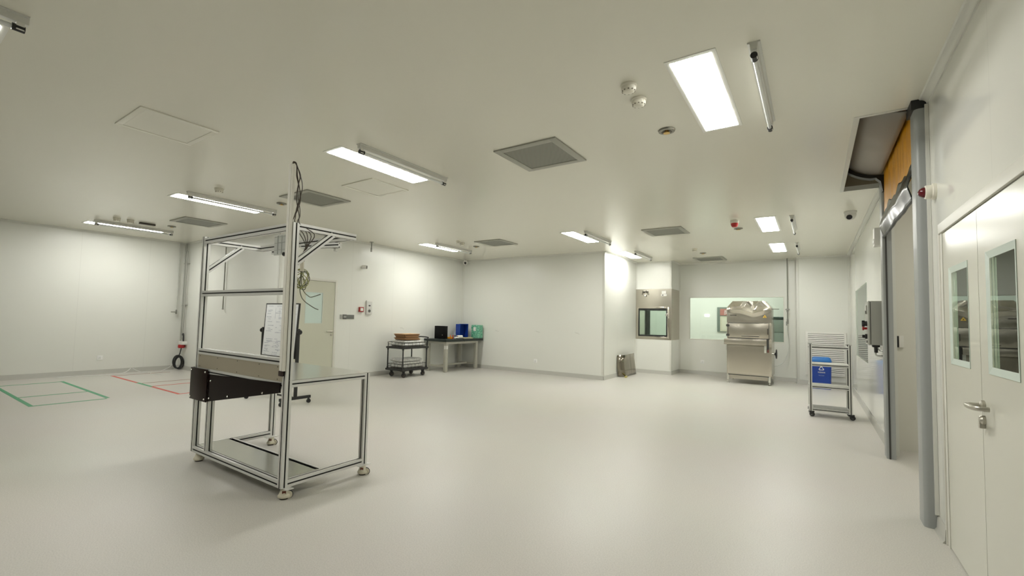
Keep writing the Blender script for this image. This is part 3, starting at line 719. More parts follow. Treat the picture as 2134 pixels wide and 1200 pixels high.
i0, i1, j0, j1 = px0 - .02, px1 + .02, pz0 - .02, pz1 + .02
m.box(i0 - .01, i0, YP + .04, YE + .02, j0, j1); m.box(i1, i1 + .01, YP + .04, YE + .02, j0, j1); m.box(i0 - .01, i1 + .01, YP + .04, YE + .02, j0 - .01, j0); m.box(i0 - .01, i1 + .01, YP + .04, YE + .02, j1, j1 + .01)
m.build('inner_lining', steel_shiny, t)
d = M(o)
for a, b, z0, z1 in ((px0 - .04, px0 + .0, pz0 - .04, pz1 + .04), (px1 - .0, px1 + .04, pz0 - .04, pz1 + .04), (px0, px1, pz0 - .04, pz0), (px0, px1, pz1, pz1 + .04)): d.box(a, b, YP - .018, YP - .004, z0, z1, bev=.003)
dr = d.build('door_frame', steel_shiny, t)
d = M(o); s_ = .032
for a, b, z0, z1 in ((px0, px0 + s_, pz0, pz1), (px1 - s_, px1, pz0, pz1), (px0 + s_, px1 - s_, pz0, pz0 + s_), (px0 + s_, px1 - s_, pz1 - s_, pz1)): d.box(a, b, YP - .020, YP + .01, z0, z1, bev=.003)
d.build('gasket', blackP, dr)
d = M(o); d.box(px0 + s_ - .004, px1 - s_ + .004, YP - .008, YP - .003, pz0 + s_ - .004, pz1 - s_ + .004); d.build('window_pane', clear, dr)
d = M(o); d.box(px1 - .045, px1 + .02, YP - .035, YP - .018, 1.535, 1.60, bev=.006); d.build('latch', chrome, dr)
d = M(o)      # far door: frame round a smaller pane
for a, b, z0, z1 in ((i0, -3.90, j0, j1), (-3.39, i1, j0, j1), (-3.90, -3.39, j0, 1.01), (-3.90, -3.39, 1.70, j1)): d.box(a, b, YE + .02, YE + .05, z0, z1)
fd = d.build('far_door_frame', mat('dark green grey frame', (.10, .13, .115), .4), t)
d = M(o); d.box(-3.90, -3.39, YE + .03, YE + .036, 1.01, 1.70); d.build('window_pane', clear, fd)
d = M(o)
for x in (-3.815, -3.725): d.lathe([(.034, .002), (.036, .03), (.02, .04)], (x, YP, 2.19), axis=(0, -1, -.3))
d.box(-3.83, -3.71, YP - .02, YP - .004, 2.165, 2.20, bev=.004)
for s in (-1, 1): d.tube([(-3.77 + s * .03, YP - .03, 2.18), (-3.77 + s * .07, YP - .05, 2.15), (-3.77 + s * .075, YP - .045, 2.10)], .007)
d.build('gauge_fittings', mat('dark chrome', (.18, .17, .15), .25, 1.0), t)
d = M(o); d.lathe([(.034, .004), (.036, .03), (.03, .034), (.001, .034)], (-3.77, YP, 2.085), 20, axis=(0, -1, 0)); gz = d.build('pressure_gauge', mat('dark chrome', (.18, .17, .15), .25, 1.0), t)
d = M(o); d.lathe([(.026, .0345), (.001, .036)], (-3.77, YP, 2.085), 20, axis=(0, -1, 0)); d.build('dial', paperM, gz)
d = M(o); d.box(-3.335, -3.225, YP - .009, YP - .004, 2.13, 2.205); d.build('paper_notice', paperM, t)
d = M(o); d.box(-3.35, -3.205, YP - .022, YP - .004, 2.062, 2.118, bev=.003); cp = d.build('control_panel', whiteP, t)
d = M(o); d.box(-3.325, -3.285, YP - .0235, YP - .021, 2.078, 2.102); d.build('display', greyD, cp)

# ------------------------------------------------------------------ leaning stainless sheet in the alcove
t = thing('sheet_metal', 'bent stainless sheet leaning in the alcove below the pass box', 'metal sheet', (-3.93, 11.3, 0)); o = t.location.copy()
m = M(o)
prof = [(10.83, -3.985), (10.90, -3.87), (10.94, -3.838), (11.05, -3.834), (11.20, -3.836), (11.32, -3.840), (11.50, -3.837), (11.66, -3.835), (11.74, -3.837), (11.77, -3.86)]
R2 = []
for z in (0.012, .18, .36, .535):
    R2.append([(max(x - .06 * z / .535, XD + .012) + .004 * math.sin(z * 9 + y * 6), y, z + (.012 * (y - 10.83) if z > .5 else 0)) for y, x in prof])
m.rings(R2, closed=False, caps=False)
me_ = m.build('folded_sheet', mat('dark mottled stainless', (.34, .31, .25), .16, 1.0, noise=(4., (.20, .18, .14), .15, (1, 2.5, .3))), t); sd = me_.modifiers.new('th', 'SOLIDIFY'); sd.thickness = .006; sd.offset = 0  # dark steel base, mottling stretched into upright bands
m = M(o); m.box(-3.83, -3.79, 10.82, 10.98, 0.0, .035, bev=.008, rot=Matrix.Rotation(.1, 3, 'Z')); m.build('masking_tape', mat('yellow tape', (.55, .48, .16), .6), t)

# ------------------------------------------------------------------ pipe with hose in front of the back wall
t = thing('hanging_pipe', 'thin vertical pipe with valve and pale hose right of the steel machine', 'pipe', (-.525, 12.95, 1.34)); o = t.location.copy()
pm = mat('thin grey pipe', (.27, .27, .235), .4, .4)
m = M(o); m.cyl((-.525, 12.95, 3.0), (-.525, 12.95, 1.42), .011); m.build('pipe', pm, t)
m = M(o); m.cyl((-.525, 12.95, 1.78), (-.525, 12.95, 1.69), .02); m.box(-.57, -.48, 12.93, 12.97, 1.735, 1.765, bev=.006); m.cyl((-.525, 12.95, 1.52), (-.525, 12.95, 1.40), .018); m.cyl((-.545, 12.93, 1.46), (-.545, 12.93, 1.36), .012); m.build('valve', mat('dull metal tap', (.34, .34, .31), .4, .6), t)
m = M(o); m.tube([(-.525, 12.95, 1.42), (-.53, 12.95, 1.25), (-.505, 12.95, 1.05), (-.50, 12.95, .87), (-.53, 12.93, .68), (-.60, 12.88, .50), (-.70, 12.78, .40), (-.80, 12.66, .37)], .008, smooth=4); m.build('hose', mat('pale hose', (.62, .63, .58), .4), t)

# ------------------------------------------------------------------ white louvre
t = thing('louvre', 'white slatted louvre low on the wall behind the trolley', 'air vent', (.22, YF, .23)); o = t.location.copy()
lx0, lx1, lz0, lz1 = -.165, .605, .225, 1.225; fw = .045
m = M(o)
for a, b, z0, z1 in ((lx0, lx0 + fw, lz0, lz1), (lx1 - fw, lx1, lz0, lz1), (lx0 + fw, lx1 - fw, lz0, lz0 + fw), (lx0 + fw, lx1 - fw, lz1 - fw, lz1)): m.box(a, b, YF - .035, YF, z0, z1, bev=.004)
m.build('frame', whiteP, t)
m = M(o); m.box(lx0 + fw, lx1 - fw, YF - .004, YF - .001, lz0 + fw, lz1 - fw); m.build('back_panel', mat('grey louvre back', (.05, .05, .045), .7), t)
m = M(o); n = 22
for k in range(n):
    z = lz0 + fw + (lz1 - lz0 - 2 * fw) * (k + .5) / n
    m.box(lx0 + fw, lx1 - fw, YF - .032, YF - .028, z - .020, z + .016, rot=Matrix.Rotation(-.55, 3, 'X'))
m.build('slats', whiteP, t)

# ------------------------------------------------------------------ control box on the right wall
t = thing('control_box', 'grey electrical control box with knobs on the right wall', 'control box', (XR, 7.3, 1.14)); o = t.location.copy()
bx, y0, y1, z0, z1 = .553, 7.10, 7.52, 1.145, 1.682
m = M(o); m.box(bx + .022, XR, y0, y1, z0, z1, bev=.004); m.build('body', mat('grey enclosure', (.36, .365, .33), .4), t)
m = M(o); m.box(bx + .016, bx + .022, y0 + .006, y1 - .006, z0 + .006, z1 - .006); m.build('seal', blackP, t)
m = M(o); m.box(bx, bx + .016, y0, y1, z0, z1, bev=.003); dr = m.build('door', mat('grey enclosure', (.36, .365, .33), .4), t)
yc_ = 7.30
m = M(o); m.box(bx - .012, bx, yc_ - .04, yc_ + .04, 1.525, 1.635, bev=.003); d1 = m.build('meter', mat('pale meter case', (.55, .55, .50), .4), dr)
m = M(o); m.box(bx - .014, bx - .011, yc_ - .03, yc_ + .03, 1.575, 1.625); m.build('display', whiteP, d1)
m = M(o); m.box(bx - .015, bx - .008, yc_ - .04, yc_ + .04, 1.53, 1.565); m.build('display_base', greyD, d1)
m = M(o); m.lathe([(.032, 0), (.032, .018), (.028, .022), (.028, .04), (.02, .044), (.001, .044)], (bx, yc_, 1.405), 20, axis=(-1, 0, 0)); m.box(bx - .052, bx - .022, yc_ - .013, yc_ + .013, 1.365, 1.445, bev=.006); m.build('selector_knob', blackP, dr)
m = M(o); m.lathe([(.014, 0), (.014, .03), (.025, .032), (.026, .045), (.001, .05)], (bx, yc_, 1.345), 18, axis=(-1, 0, 0)); m.build('stop_button', redP, dr)
m = M(o); m.box(bx - .022, bx, yc_ - .03, yc_ + .03, 1.215, 1.275, bev=.004); m.box(bx - .05, bx - .022, yc_ - .02, yc_ + .02, 1.225, 1.265, bev=.006); m.build('rotary_switch', blackP, dr)
m = M(o); m.box(bx - .006, bx, yc_ - .03, yc_ + .03, 1.165, 1.195, bev=.002); m.build('name_plate', greyD, dr)
m = M(o); m.box(.59, .665, 7.16, 7.24, 1.118, 1.145, bev=.004); m.cyl((.63, 7.2, 1.12), (.628, 7.2, 1.05), .022, .018); m.build('cable_gland', blackP, t)
m = M(o); m.tube([(.628, 7.2, 1.06), (.625, 7.2, 1.03), (.64, 7.17, 1.015), (.675, 7.10, 1.02)], .009, smooth=4); m.tube([(.64, 7.19, 1.12), (.66, 7.16, 1.075), (.68, 7.12, 1.07)], .005); m.build('cable', greyM, t)

t = thing('sensor_box', 'small white sensor box high beside the roller door track', 'sensor', (XR, 6.98, 2.44)); o = t.location.copy()
m = M(o); m.box(.605, XR, 6.90, 7.02, 2.33, 2.548, bev=.008); m.build('housing', whiteP, t)
m = M(o); m.box(.600, .606, 6.92, 7.0, 2.36, 2.42, bev=.003); m.build('sensor_window', mat('pale grey sensor window', (.6, .6, .57), .2), t)
t = thing('wall_strobe', 'white and red strobe alarm on the right wall above the double doors', 'alarm', (XR, 4.11, 2.283))
m = M(); m.lathe([(.055, 0), (.055, .018), (.046, .022)], seg=24, axis=(-1, 0, 0)); m.build('back_plate', creamP2, t)
m = M(); m.lathe([(.046, .022), (.046, .052), (.040, .056), (.001, .056)], seg=24, axis=(-1, 0, 0)); m.build('base', creamP2, t)
m = M(); m.lathe([(.036, .056), (.033, .070), (.022, .083), (.008, .09), (.001, .09)], seg=24, axis=(-1, 0, 0)); m.build('red_lens', mat('dark red lens', (.10, .006, .010), .2), t)
t = thing('wall_card_reader', 'black and white access reader on the corridor wall inside the roller door', 'card reader', (.80, 6.74, 1.205)); o = t.location.copy()
m = M(o); m.box(.765, .83, 6.715, 6.74, 1.14, 1.272, bev=.004); b = m.build('housing', whiteP, t)
m = M(o); m.box(.765, .788, 6.711, 6.716, 1.142, 1.27, bev=.002); m.build('reader_strip', blackP, b)

# ------------------------------------------------------------------ roller door
t = thing('roller_door', 'grey framed roller door with raised orange curtain', 'roller door', (.65, 5.3, 0)); o = t.location.copy()
def track(ya, yb, flip):
    m = M(o); n = 10; pts = []
    x0, x1 = .611, XR
    r = .03
    cor = [(x1, ya), (x0 + r, ya)] + [(x0 + r - r * math.sin(k * PI / 2 / 5), ya + r - r * math.cos(k * PI / 2 / 5)) for k in range(1, 6)] + [(x0 + r - r * math.cos(k * PI / 2 / 5), yb - r + r * math.sin(k * PI / 2 / 5)) for k in range(0, 6)] + [(x1, yb)]
    m.prism(cor, 2, 0.0, 2.93)
    return m.build('track', postM, t)
tr = track(4.262, 4.455, 0)
m = M(o); m.box(XR - .022, XR - .001, 4.250, 4.262, .1, 2.95); m.build('edge_strip', coveM, tr)
tr = track(6.205, 6.40, 1)
m = M(o); m.box(.632, .646, 6.199, 6.206, .0, 2.93); m.build('curtain_slot', seamM, tr)
m = M(o); m.box(.596, XR - .002, 4.27, 4.47, 2.93, 3.06); m.build('track_cap', blackP, t)
m = M(o)       # black guide horn at the far end of the drum
arc = [(.6 - .36 * math.sin(a), 3.33 - .36 * math.cos(a)) for a in [k * .95 / 9 for k in range(10)]]
outer = [(.56, 2.86), (.60, 2.84)]
poly = [(x, z) for x, z in arc[::-1]] + [(.684, 2.97), (.684, 2.80), (.615, 2.80), (.60, 2.90), (.56, 2.945)] + [(.6 - .405 * math.sin(a), 3.33 - .395 * math.cos(a)) for a in [k * .95 / 9 for k in range(2, 10)]]
m.prism(poly, 1, 6.10, 6.19); m.build('end_guide', blackP, t)
m = M(o)
sec = [(.6 - .355 * math.sin(a), 3.335 - .355 * math.cos(a)) for a in [-.02 + k * 1.35 / 14 for k in range(15)]]
m.rings([[(x, y, z) for x, z in sec] for y in (4.43, 6.11)], closed=False, caps=False); dc = m.build('drum_cover', drumM, t); sd = dc.modifiers.new('th', 'SOLIDIFY'); sd.thickness = .012; sd.offset = 1
def sheet(name, x, ya, yb, zf0, zf1, mt, amp, th, par, ny=60, nz=14):
    m = M(o); R = []
    for j in range(nz + 1):
        r = []
        for i in range(ny + 1):
            y = ya + (yb - ya) * i / ny; z = zf0(y) + (zf1(y) - zf0(y)) * j / nz
            r.append((x + amp(y, z), y, z))
        R.append(r)
    m.rings(R, closed=False, caps=False); c_ = m.build(name, mt, par); sd = c_.modifiers.new('th', 'SOLIDIFY'); sd.thickness = th; sd.offset = 0; return c_
wav = lambda y: .018 * math.sin(y * 9.1) + .013 * math.sin(y * 21 + 1)
cu = sheet('curtain', .632, 4.457, 6.202, lambda y: 2.50, lambda y: 3.55, orangeM, lambda y, z: .004 * math.sin(y * 17 + 3 * z) + .003 * math.sin(y * 41), .004, t)
sheet('bottom_flap', .622, 4.457, 6.204, lambda y: 2.325 + .25 * wav(y + .4), lambda y: 2.585 + .9 * wav(y), flapM, lambda y, z: -.034 * max(0, 1 - abs(z - 2.435 - .45 * wav(y + .2)) / .12) + .003 * math.sin(y * 11 + z * 9), .006, t, 90, 24)
m = M(o); m.tube([(.622, y, 2.322 + .25 * wav(y + .4)) for y in [4.459 + k * .1453 for k in range(13)]], .014, seg=8, smooth=2); m.build('bottom_bar', mat('dark flap hem', (.04, .042, .04), .4), cu)
# ================================================================== ALUMINIUM WORKSTATION
t = thing('workstation', 'tall aluminium profile workstation with stainless table and white trunking', 'workstation', (-3.95, 2.22, 0)); o = t.location.copy()
AB = [alu, black_slot]
lx, rx, fy, by = -4.70, -3.228, 1.885, 2.598
zb = .085
def bar(name, p0, p1, **k):
    return M(o).alu(p0, p1, **k).build(name, AB, t)
bar('post', (lx, fy, zb), (lx, fy, 2.06)); bar('post', (rx, fy, zb), (rx, fy, 2.045))
bar('post', (rx, by, zb), (rx, by, .862)); bar('post', (lx, by, zb), (lx, by, .862)); 
bar('upright', (-4.435, fy, zb + .05), (-4.435, fy, .80))
# front rails
for z in (zb + .025, .825, .998, 1.527, 2.02): bar('front_rail', (lx + .025, fy, z), (rx - .025, fy, z))
# side and rear rails
for x in (lx, rx):
    bar('side_rail', (x, fy + .025, zb + .025), (x, by - .025, zb + .025)); bar('side_rail', (x, fy + .025, .837), (x, by - .025, .837))
    bar('top_arm', (x, fy + .025, 2.02), (x, 2.425, 2.02))
    M(o).alu((x, fy + .02, 1.745), (x, 2.205, 2.005), w=.045, up=(1, 0, 0)).build('brace', AB, t)
bar('shelf_rail', (lx + .025, 2.19, zb + .03), (rx - .025, 2.19, zb + .03)); bar('rear_rail', (lx + .025, by, .837), (rx - .025, by, .837))
bar('top_rail', (lx + .025, 2.40, 2.02), (rx - .025, 2.40, 2.02))
m = M(o); m.box(lx + .01, rx + .025, fy - .0, by + .025, .862, .866); m.build('table_top', steel_top, t)
m = M(o); m.box(lx + .02, rx - .02, fy + .02, 2.185, zb + .051, zb + .055); m.build('shelf', mat('shelf steel sheet', (.50, .50, .45), .2, .95), t)
m = M(o); m.box(lx + .025, rx - .03, fy - .020, fy - .015, .851, .972); pl_ = m.build('front_plate', brown_sheet, t)
for x in (-4.64, -4.30, -3.95, -3.60, -3.33):
    for z in (.866, .958): M(o).lathe([(.004, 0), (.0035, .003), (.001, .0035)], (x, fy - .020, z), 8, axis=(0, -1, 0)).build('screw', greyD, pl_)
# dark acrylic cover
m = M(o); m.box(-4.757, -4.425, fy - .046, fy - .038, .562, .848, bev=.002); m.box(-4.755, -4.747, fy - .039, fy + .02, .562, .848); b1 = m.build('acrylic_cover', mat('warm dark acrylic', (.016, .007, .005), .28, spec=.15), t)
m = M(o); m.prism([(-4.425, .568), (-3.262, .772), (-3.262, .845), (-4.425, .808)][::1], 1, fy - .035, fy - .027)
m.prism([(-4.425, .568), (-3.262, .772), (-3.262, .778), (-4.425, .574)], 1, fy - .03, fy - .026)
b2 = m.build('acrylic_cover', blackA, t)
def bolts(pts, y, par):
    for x, z in pts: M(o).lathe([(.009, 0), (.009, .004), (.006, .008), (.001, .009)], (x, y, z), 10, axis=(0, -1, 0)).build('bolt', chrome, par)
bolts([(-4.735, .825), (-4.455, .825), (-4.735, .585), (-4.455, .585)], fy - .046, b1)
bolts([(-4.37, .755), (-4.385, .60), (-4.05, .655), (-3.50, .745)], fy - .035, b2)
# casters
def caster(x, y, rot, px, py):
    m = M(o); m.box(x - px, x + px, y - py, y + py, zb - .006, zb, bev=.002); c = m.build('caster', aluW, t)
    m = M(o); m.lathe([(.022, .079), (.025, .066), (.036, .036), (.043, .028), (.043, .016), (.036, .010)], (x, y, 0), 20); m.build('caster_body', creamP, c)
    q = Vector((math.cos(rot), math.sin(rot), 0))
    m = M(o); m.box(x - .013, x + .013, y - .031, y - .018, .045, .062, rot=Matrix.Rotation(rot, 3, 'Z'), piv=(x, y, .05)); m.build('height_dial', mat('rust red dial', (.16, .04, .02), .5), c)
    w = Vector((x, y, 0)) + q * .030
    m = M(o); s_ = Vector((-q.y, q.x, 0)); cc = w + Vector((0, 0, .027)); m.cyl(cc - s_ * .012, cc + s_ * .012, .027, seg=18); m.build('wheel', creamP, c)
    m = M(o); m.tube([cc + (q * math.cos(a) + Vector((0, 0, 1)) * math.sin(a)) * .029 for a in [k * PI / 8 for k in range(16)]], .0035, smooth=1, closed=True); m.build('wheel_rim', blackP, c)
    m = M(o); m.lathe([(.03, .012), (.03, .0), (.001, 0)], (x, y, 0), 18); m.build('levelling_pad', mat('brown black rubber', (.03, .022, .016), .6), c)
caster(rx - .005, fy + .02, 1.0, .075, .03); caster(rx + .02, by - .01, .65, .03, .06); caster(lx + .05, fy + .02, 2.2, .05, .03); caster(lx + .04, by - .02, .7, .03, .06)
# white trunking in front of the right post, with cables over its top
m = M(o); m.box(-3.258, -3.212, 1.838, fy - .0255, .935, 2.485, bev=.003); tk = m.build('cable_trunking', mat('cream trunking', (.88, .86, .77), .45), t)
m = M(o); m.box(-3.258, -3.225, 1.835, 1.839, .94, 2.484); m.build('trunking_lid', mat('cream trunking lid', (.90, .88, .80), .45), tk)
m = M(o); m.box(-3.278, -3.225, 1.838, fy - .0255, .895, .935, bev=.008); m.build('cable_outlet', mat('dark brown rubber', (.03, .015, .012), .5), tk)
random.seed(3)
for k in range(5):
    a = .014 * k; r1 = random.uniform(-.015, .015); ph = random.uniform(0, 6)
    pts = [(-3.235, 1.85, 2.42), (-3.233, 1.850, 2.487 + .008 * (k % 3)), (-3.222 - .002 * k, 1.872, 2.492 + .006 * (k % 2))]
    for j in range(1, 9):
        z = 2.46 - j * .052; u = j / 8
        pts.append((-3.225 + .014 * math.sin(ph + u * 7) + .010 * math.sin(k * 2 + u * 4) + .02 * math.sin(u * PI), 1.885 + .012 * math.cos(ph + u * 6) + a * .3, z))
    e = (-3.30 + .03 * k, 2.06 + .015 * k)
    pts += [(-3.27 + .018 * k, 1.95 + .02 * k, 1.98), (-3.31 + .01 * k, 2.03, 1.90), (-3.37 + .006 * k + r1, 2.05, 1.84), (-3.375 + .006 * k, 2.05, 1.78)]
    M(o).tube(pts, .0032, seg=6, smooth=4).build('cable', cableK, t)
# taped bundle and coil
m = M(o); m.tube([(-3.385, 2.05, 1.80), (-3.38, 2.05, 1.76), (-3.378, 2.05, 1.70)], .016, smooth=3); m.build('cable_wrap', mat('cream wrap tape', (.66, .62, .50), .6), t)
for k in range(7):
    pts = []; ph = k * .9; cx = -3.378 + .012 * math.sin(k * 2.1); n = 30
    for j in range(n):
        a = 2 * PI * j / n
        uu = (.040 + .014 * math.sin(k * 1.7)) * math.sin(a); ff = .6 + .5 * math.sin(k * 1.3)
        pts.append((cx + uu * math.cos(ff), 2.05 + uu * math.sin(ff) + .02 * math.sin(k + 2 * a), 1.632 + .008 * math.cos(k * 2.3) - (.068 + .012 * math.cos(k)) * -math.cos(a)))
    M(o).tube(pts, .0029, seg=6, smooth=2, closed=True).build('cable_coil', cableG if k % 2 == 0 else mat('grey green wire', (.13, .14, .075), .5), t)
M(o).tube([(-3.375, 2.05, 1.70), (-3.375, 2.05, 1.60), (-3.355, 2.06, 1.54), (-3.31, 2.07, 1.505), (-3.25, 2.06, 1.492), (-3.15, 2.05, 1.505), (-3.112, 2.05, 1.512)], .0032, seg=6, smooth=5).build('loose_cable', mat('grey green wire', (.13, .14, .075), .5), t)
M(o).tube([(-3.39, 2.05, 1.70), (-3.395, 2.05, 1.57), (-3.37, 2.05, 1.50), (-3.32, 2.05, 1.46), (-3.25, 2.05, 1.43), (-3.18, 2.05, 1.405), (-3.134, 2.05, 1.395)], .0032, seg=6, smooth=5).build('loose_cable', mat('dark grey green wire', (.09, .10, .06), .5), t)
# mounting plate and blocks on the top rail
m = M(o); m.box(-4.40, -4.16, 2.366, 2.372, 1.93, 2.13, bev=.001); mp_ = m.build('mounting_plate', mat('pale grey plate', (.62, .64, .60), .35), t)
m = M(o)
for x in (-4.33, -4.26, -4.19): m.box(x - .004, x + .004, 2.360, 2.366, 1.94, 2.12)
for z in (1.98, 2.05, 2.11): m.box(-4.39, -4.17, 2.361, 2.366, z - .002, z + .002)
m.build('plate_ribs', mat('grey plate ribs', (.45, .47, .44), .5), mp_)
M(o).alu((-4.47, 2.40, 1.97), (-4.33, 2.40, 1.97), w=.045).build('clamp_block', AB, t)
m = M(o); m.box(-3.52, -3.44, 2.38, 2.46, 1.945, 1.995, bev=.006); m.cyl((-3.48, 2.42, 1.95), (-3.48, 2.42, 1.92), .016); m.build('clamp_block', aluW, t)
M(o).alu((-3.80, 2.30, 1.965), (-3.40, 2.40, 1.965), w=.04).build('cross_bar', AB, t)
m = M(o); m.lathe([(.001, 0), (.016, .01), (.018, .03), (.010, .04)], (-4.205, 2.36, 1.91), 14, axis=(0, 0, 1)); m.build('dark_knob', blackP, t)

# ================================================================== WHITEBOARD
t = thing('whiteboard', 'portrait whiteboard on black wheeled stand behind the workstation', 'whiteboard', (-6.93, 3.90, 0)); o = t.location.copy()
bx0, bx1, bz0, bz1, byy = -7.42, -6.47, .68, 1.525, 3.90
rt = Matrix.Rotation(-.055, 3, 'X'); pv = (bx0, byy, 1.10)
m = M(o); m.box(bx0 + .012, bx1 - .012, byy - .010, byy + .010, bz0 + .012, bz1 - .012, rot=rt, piv=pv); bd = m.build('board', boardM, t)
m = M(o); w = .016
for a, b, z0, z1 in ((bx0, bx0 + w, bz0, bz1), (bx1 - w, bx1, bz0, bz1), (bx0 + w, bx1 - w, bz0, bz0 + w), (bx0 + w, bx1 - w, bz1 - w, bz1)): m.box(a, b, byy - .014, byy + .014, z0, z1, rot=rt, piv=pv, bev=.002)
m.build('frame', blackM, bd)
random.seed(11); m = M(o)
def scrib(x, z, L, amp=.007):
    n = max(2, int(L / .016))
    for k in range(n):
        xx = x + k * .016
        if xx > bx1 - .05: break
        h = random.uniform(.3, 1) * amp
        m.box(xx, xx + random.uniform(.006, .016), byy - .0112, byy - .0098, z - h, z - h + random.uniform(.003, .008), rot=rt, piv=pv)
        if random.random() < .55: m.box(xx, xx + .0035, byy - .0112, byy - .0098, z - amp, z + amp, rot=rt, piv=pv)
for z in [1.47, 1.42, 1.39, 1.36, 1.30, 1.27, 1.22, 1.17, 1.13, 1.10, 1.07, .96, .93, .905, .88, .855, .83, .80, .775, .75, .72]:
    x = bx0 + random.uniform(.05, .14)
    while x < bx1 - .15:
        L = random.uniform(.05, .2); scrib(x, z + random.uniform(-.01, .01), L); x += L + random.uniform(.05, .28)
for x in (-7.12, -7.0): m.box(x, x + .004, byy - .0112, byy - .0098, 1.28, 1.45, rot=rt, piv=pv)
m.box(-7.31, -6.7, byy - .0112, byy - .0098, .912, .916, rot=rt, piv=pv); m.box(-7.1, -6.6, byy - .0112, byy - .0098, .885, .889, rot=rt, piv=pv)
m.build('handwriting', inkM, bd)['kind'] = 'stuff'
for x, lab in ((bx0 - .03, 0), (bx1 + .025, 1)):
    m = M(o); m.box(x - .016, x + .016, byy - .022, byy + .022, .10, 1.135, bev=.003); u = m.build('upright', blackM, t)
    s = -1 if lab == 0 else 1
    m = M(o); m.cyl((x + s * .016, byy, 1.085), (x + s * .03, byy, 1.085), .012); m.lathe([(.032, .0), (.036, .008), (.036, .02), (.03, .028), (.001, .028)], (x + s * .03, byy, 1.085), 14, axis=(s, 0, 0)); m.cyl((x - s * .016, byy, 1.085), (x - s * .03, byy, 1.085), .01); m.build('clamp_knob', blackP, u)
    m = M(o); m.box(x - .018, x + .018, byy - .245, byy + .245, .075, .118, bev=.003); ft = m.build('foot', blackM, t)
    for yy in (byy - .22, byy + .22):
        m = M(o); m.cyl((x, yy, .078), (x, yy, .06), .012); m.cyl((x - .014, yy, .030), (x + .014, yy, .030), .030, seg=16); m.box(x - .02, x + .02, yy - .014, yy + .014, .03, .065, bev=.004); m.build('caster', blackP, ft)
m = M(o); m.box(bx0 - .03, bx1 + .025, byy - .012, byy + .012, .085, .11, bev=.003); m.build('cross_bar', blackM, t)

# ================================================================== BLACK CART AND ITS LOAD
t = thing('cart', 'black two tier platform cart with wire rails left of the workbench', 'cart', (-7.79, 7.44, 0)); o = t.location.copy()
cx0, cx1, cy0, cy1 = -8.07, -7.505, 7.03, 7.84
for z0, z1, nm in ((.145, .19, 'lower_deck'), (.635, .68, 'upper_deck')):
    m = M(o); m.box(cx0, cx1, cy0, cy1, z0, z1, bev=.012); dk = m.build(nm, blackM, t)
    m = M(o); m.box(cx0 + .02, cx1 - .02, cy0 + .02, cy1 - .02, z1, z1 + .003); m.build('deck_mat', mat('dark grey mat', (.055, .05, .045), .7), dk)
    hh = .10; e = .035
    def panel(pa, pb):
        pa, pb = Vector(pa), Vector(pb); u = (pb - pa).normalized(); L = (pb - pa).length; up = Vector((0, 0, 1))
        m.tube([pa, pa + up * (hh - .03), pa + up * hh + u * .03, pb + up * hh - u * .03, pb + up * (hh - .03), pb], .0045, seg=6, smooth=3)
        n = max(2, int(round(L / .12)))
        for k in range(1, n): m.cyl(pa + u * L * k / n, pa + u * L * k / n + up * hh, .0028, seg=5)
        m.cyl(pa + up * hh * .45, pb + up * hh * .45, .0028, seg=5)
    for pa, pb in (((cx1 - .02, cy0 + .06, z1), (cx1 - .02, cy1 - .06, z1)), ((cx0 + .05, cy0 + .02, z1), (cx1 - .06, cy0 + .02, z1)), ((cx0 + .02, cy0 + .06, z1), (cx0 + .02, cy1 - .06, z1)), ((cx0 + .05, cy1 - .02, z1), (cx1 - .06, cy1 - .02, z1))):
        m = M(o); panel(pa, pb); m.build('wire_rail', blackM, dk)
for x, y in ((cx0 + .035, cy0 + .035), (cx1 - .035, cy0 + .035), (cx0 + .035, cy1 - .035), (cx1 - .035, cy1 - .035)):
    m = M(o); m.cyl((x, y, .19), (x, y, .635), .014); m.lathe([(.022, .19), (.02, .22), (.014, .225)], (x, y, 0), 14); m.lathe([(.014, .60), (.02, .605), (.022, .635)], (x, y, 0), 14); m.build('leg', blackM, t)
m = M(o); m.tube([(cx0 + .04, cy1 - .01, .66), (cx0 + .04, cy1, .84), (cx0 + .06, cy1 + .03, .885), (cx1 - .09, cy1 + .03, .885), (cx1 - .05, cy1, .84), (cx1 - .05, cy1 - .01, .66)], .014, seg=10, smooth=4); m.build('handle', blackM, t)
for i, (x, y, a) in enumerate(((cx0 + .08, cy0 + .10, 1.1), (cx1 - .06, cy0 + .07, .5), (cx0 + .08, cy1 - .10, 1.5), (cx1 - .09, cy1 - .11, 1.5))):
    m = M(o); m.box(x - .045, x + .045, y - .045, y + .045, .138, .146); q = Vector((math.cos(a), math.sin(a), 0)); s_ = Vector((-q.y, q.x, 0)); cc = Vector((x, y, .052)) + q * .02
    for s in (-1, 1):
        m.rings([[cc + s_ * s * .024 + q * -.035 + Vector((0, 0, .088)), cc + s_ * s * .024 + q * .02 + Vector((0, 0, .088)), cc + s_ * s * .024 + q * .012 + Vector((0, 0, -.008)), cc + s_ * s * .024 + q * -.012 + Vector((0, 0, -.008))],
                 [cc + s_ * s * .028 + q * -.035 + Vector((0, 0, .088)), cc + s_ * s * .028 + q * .02 + Vector((0, 0, .088)), cc + s_ * s * .028 + q * .012 + Vector((0, 0, -.008)), cc + s_ * s * .028 + q * -.012 + Vector((0, 0, -.008))]])
    c = m.build('caster', blackM, t)
    m = M(o); m.lathe([(.03, -.016), (.048, -.018), (.052, -.012), (.052, .012), (.048, .018), (.03, .016)], cc, 20, axis=s_); m.build('wheel', mat('grey black rubber', (.03, .03, .028), .5), c)
    m = M(o); m.cyl(cc - s_ * .021, cc + s_ * .021, .030, seg=16); m.build('hub', mat('wheel hub brown', (.09, .07, .05), .5), c)

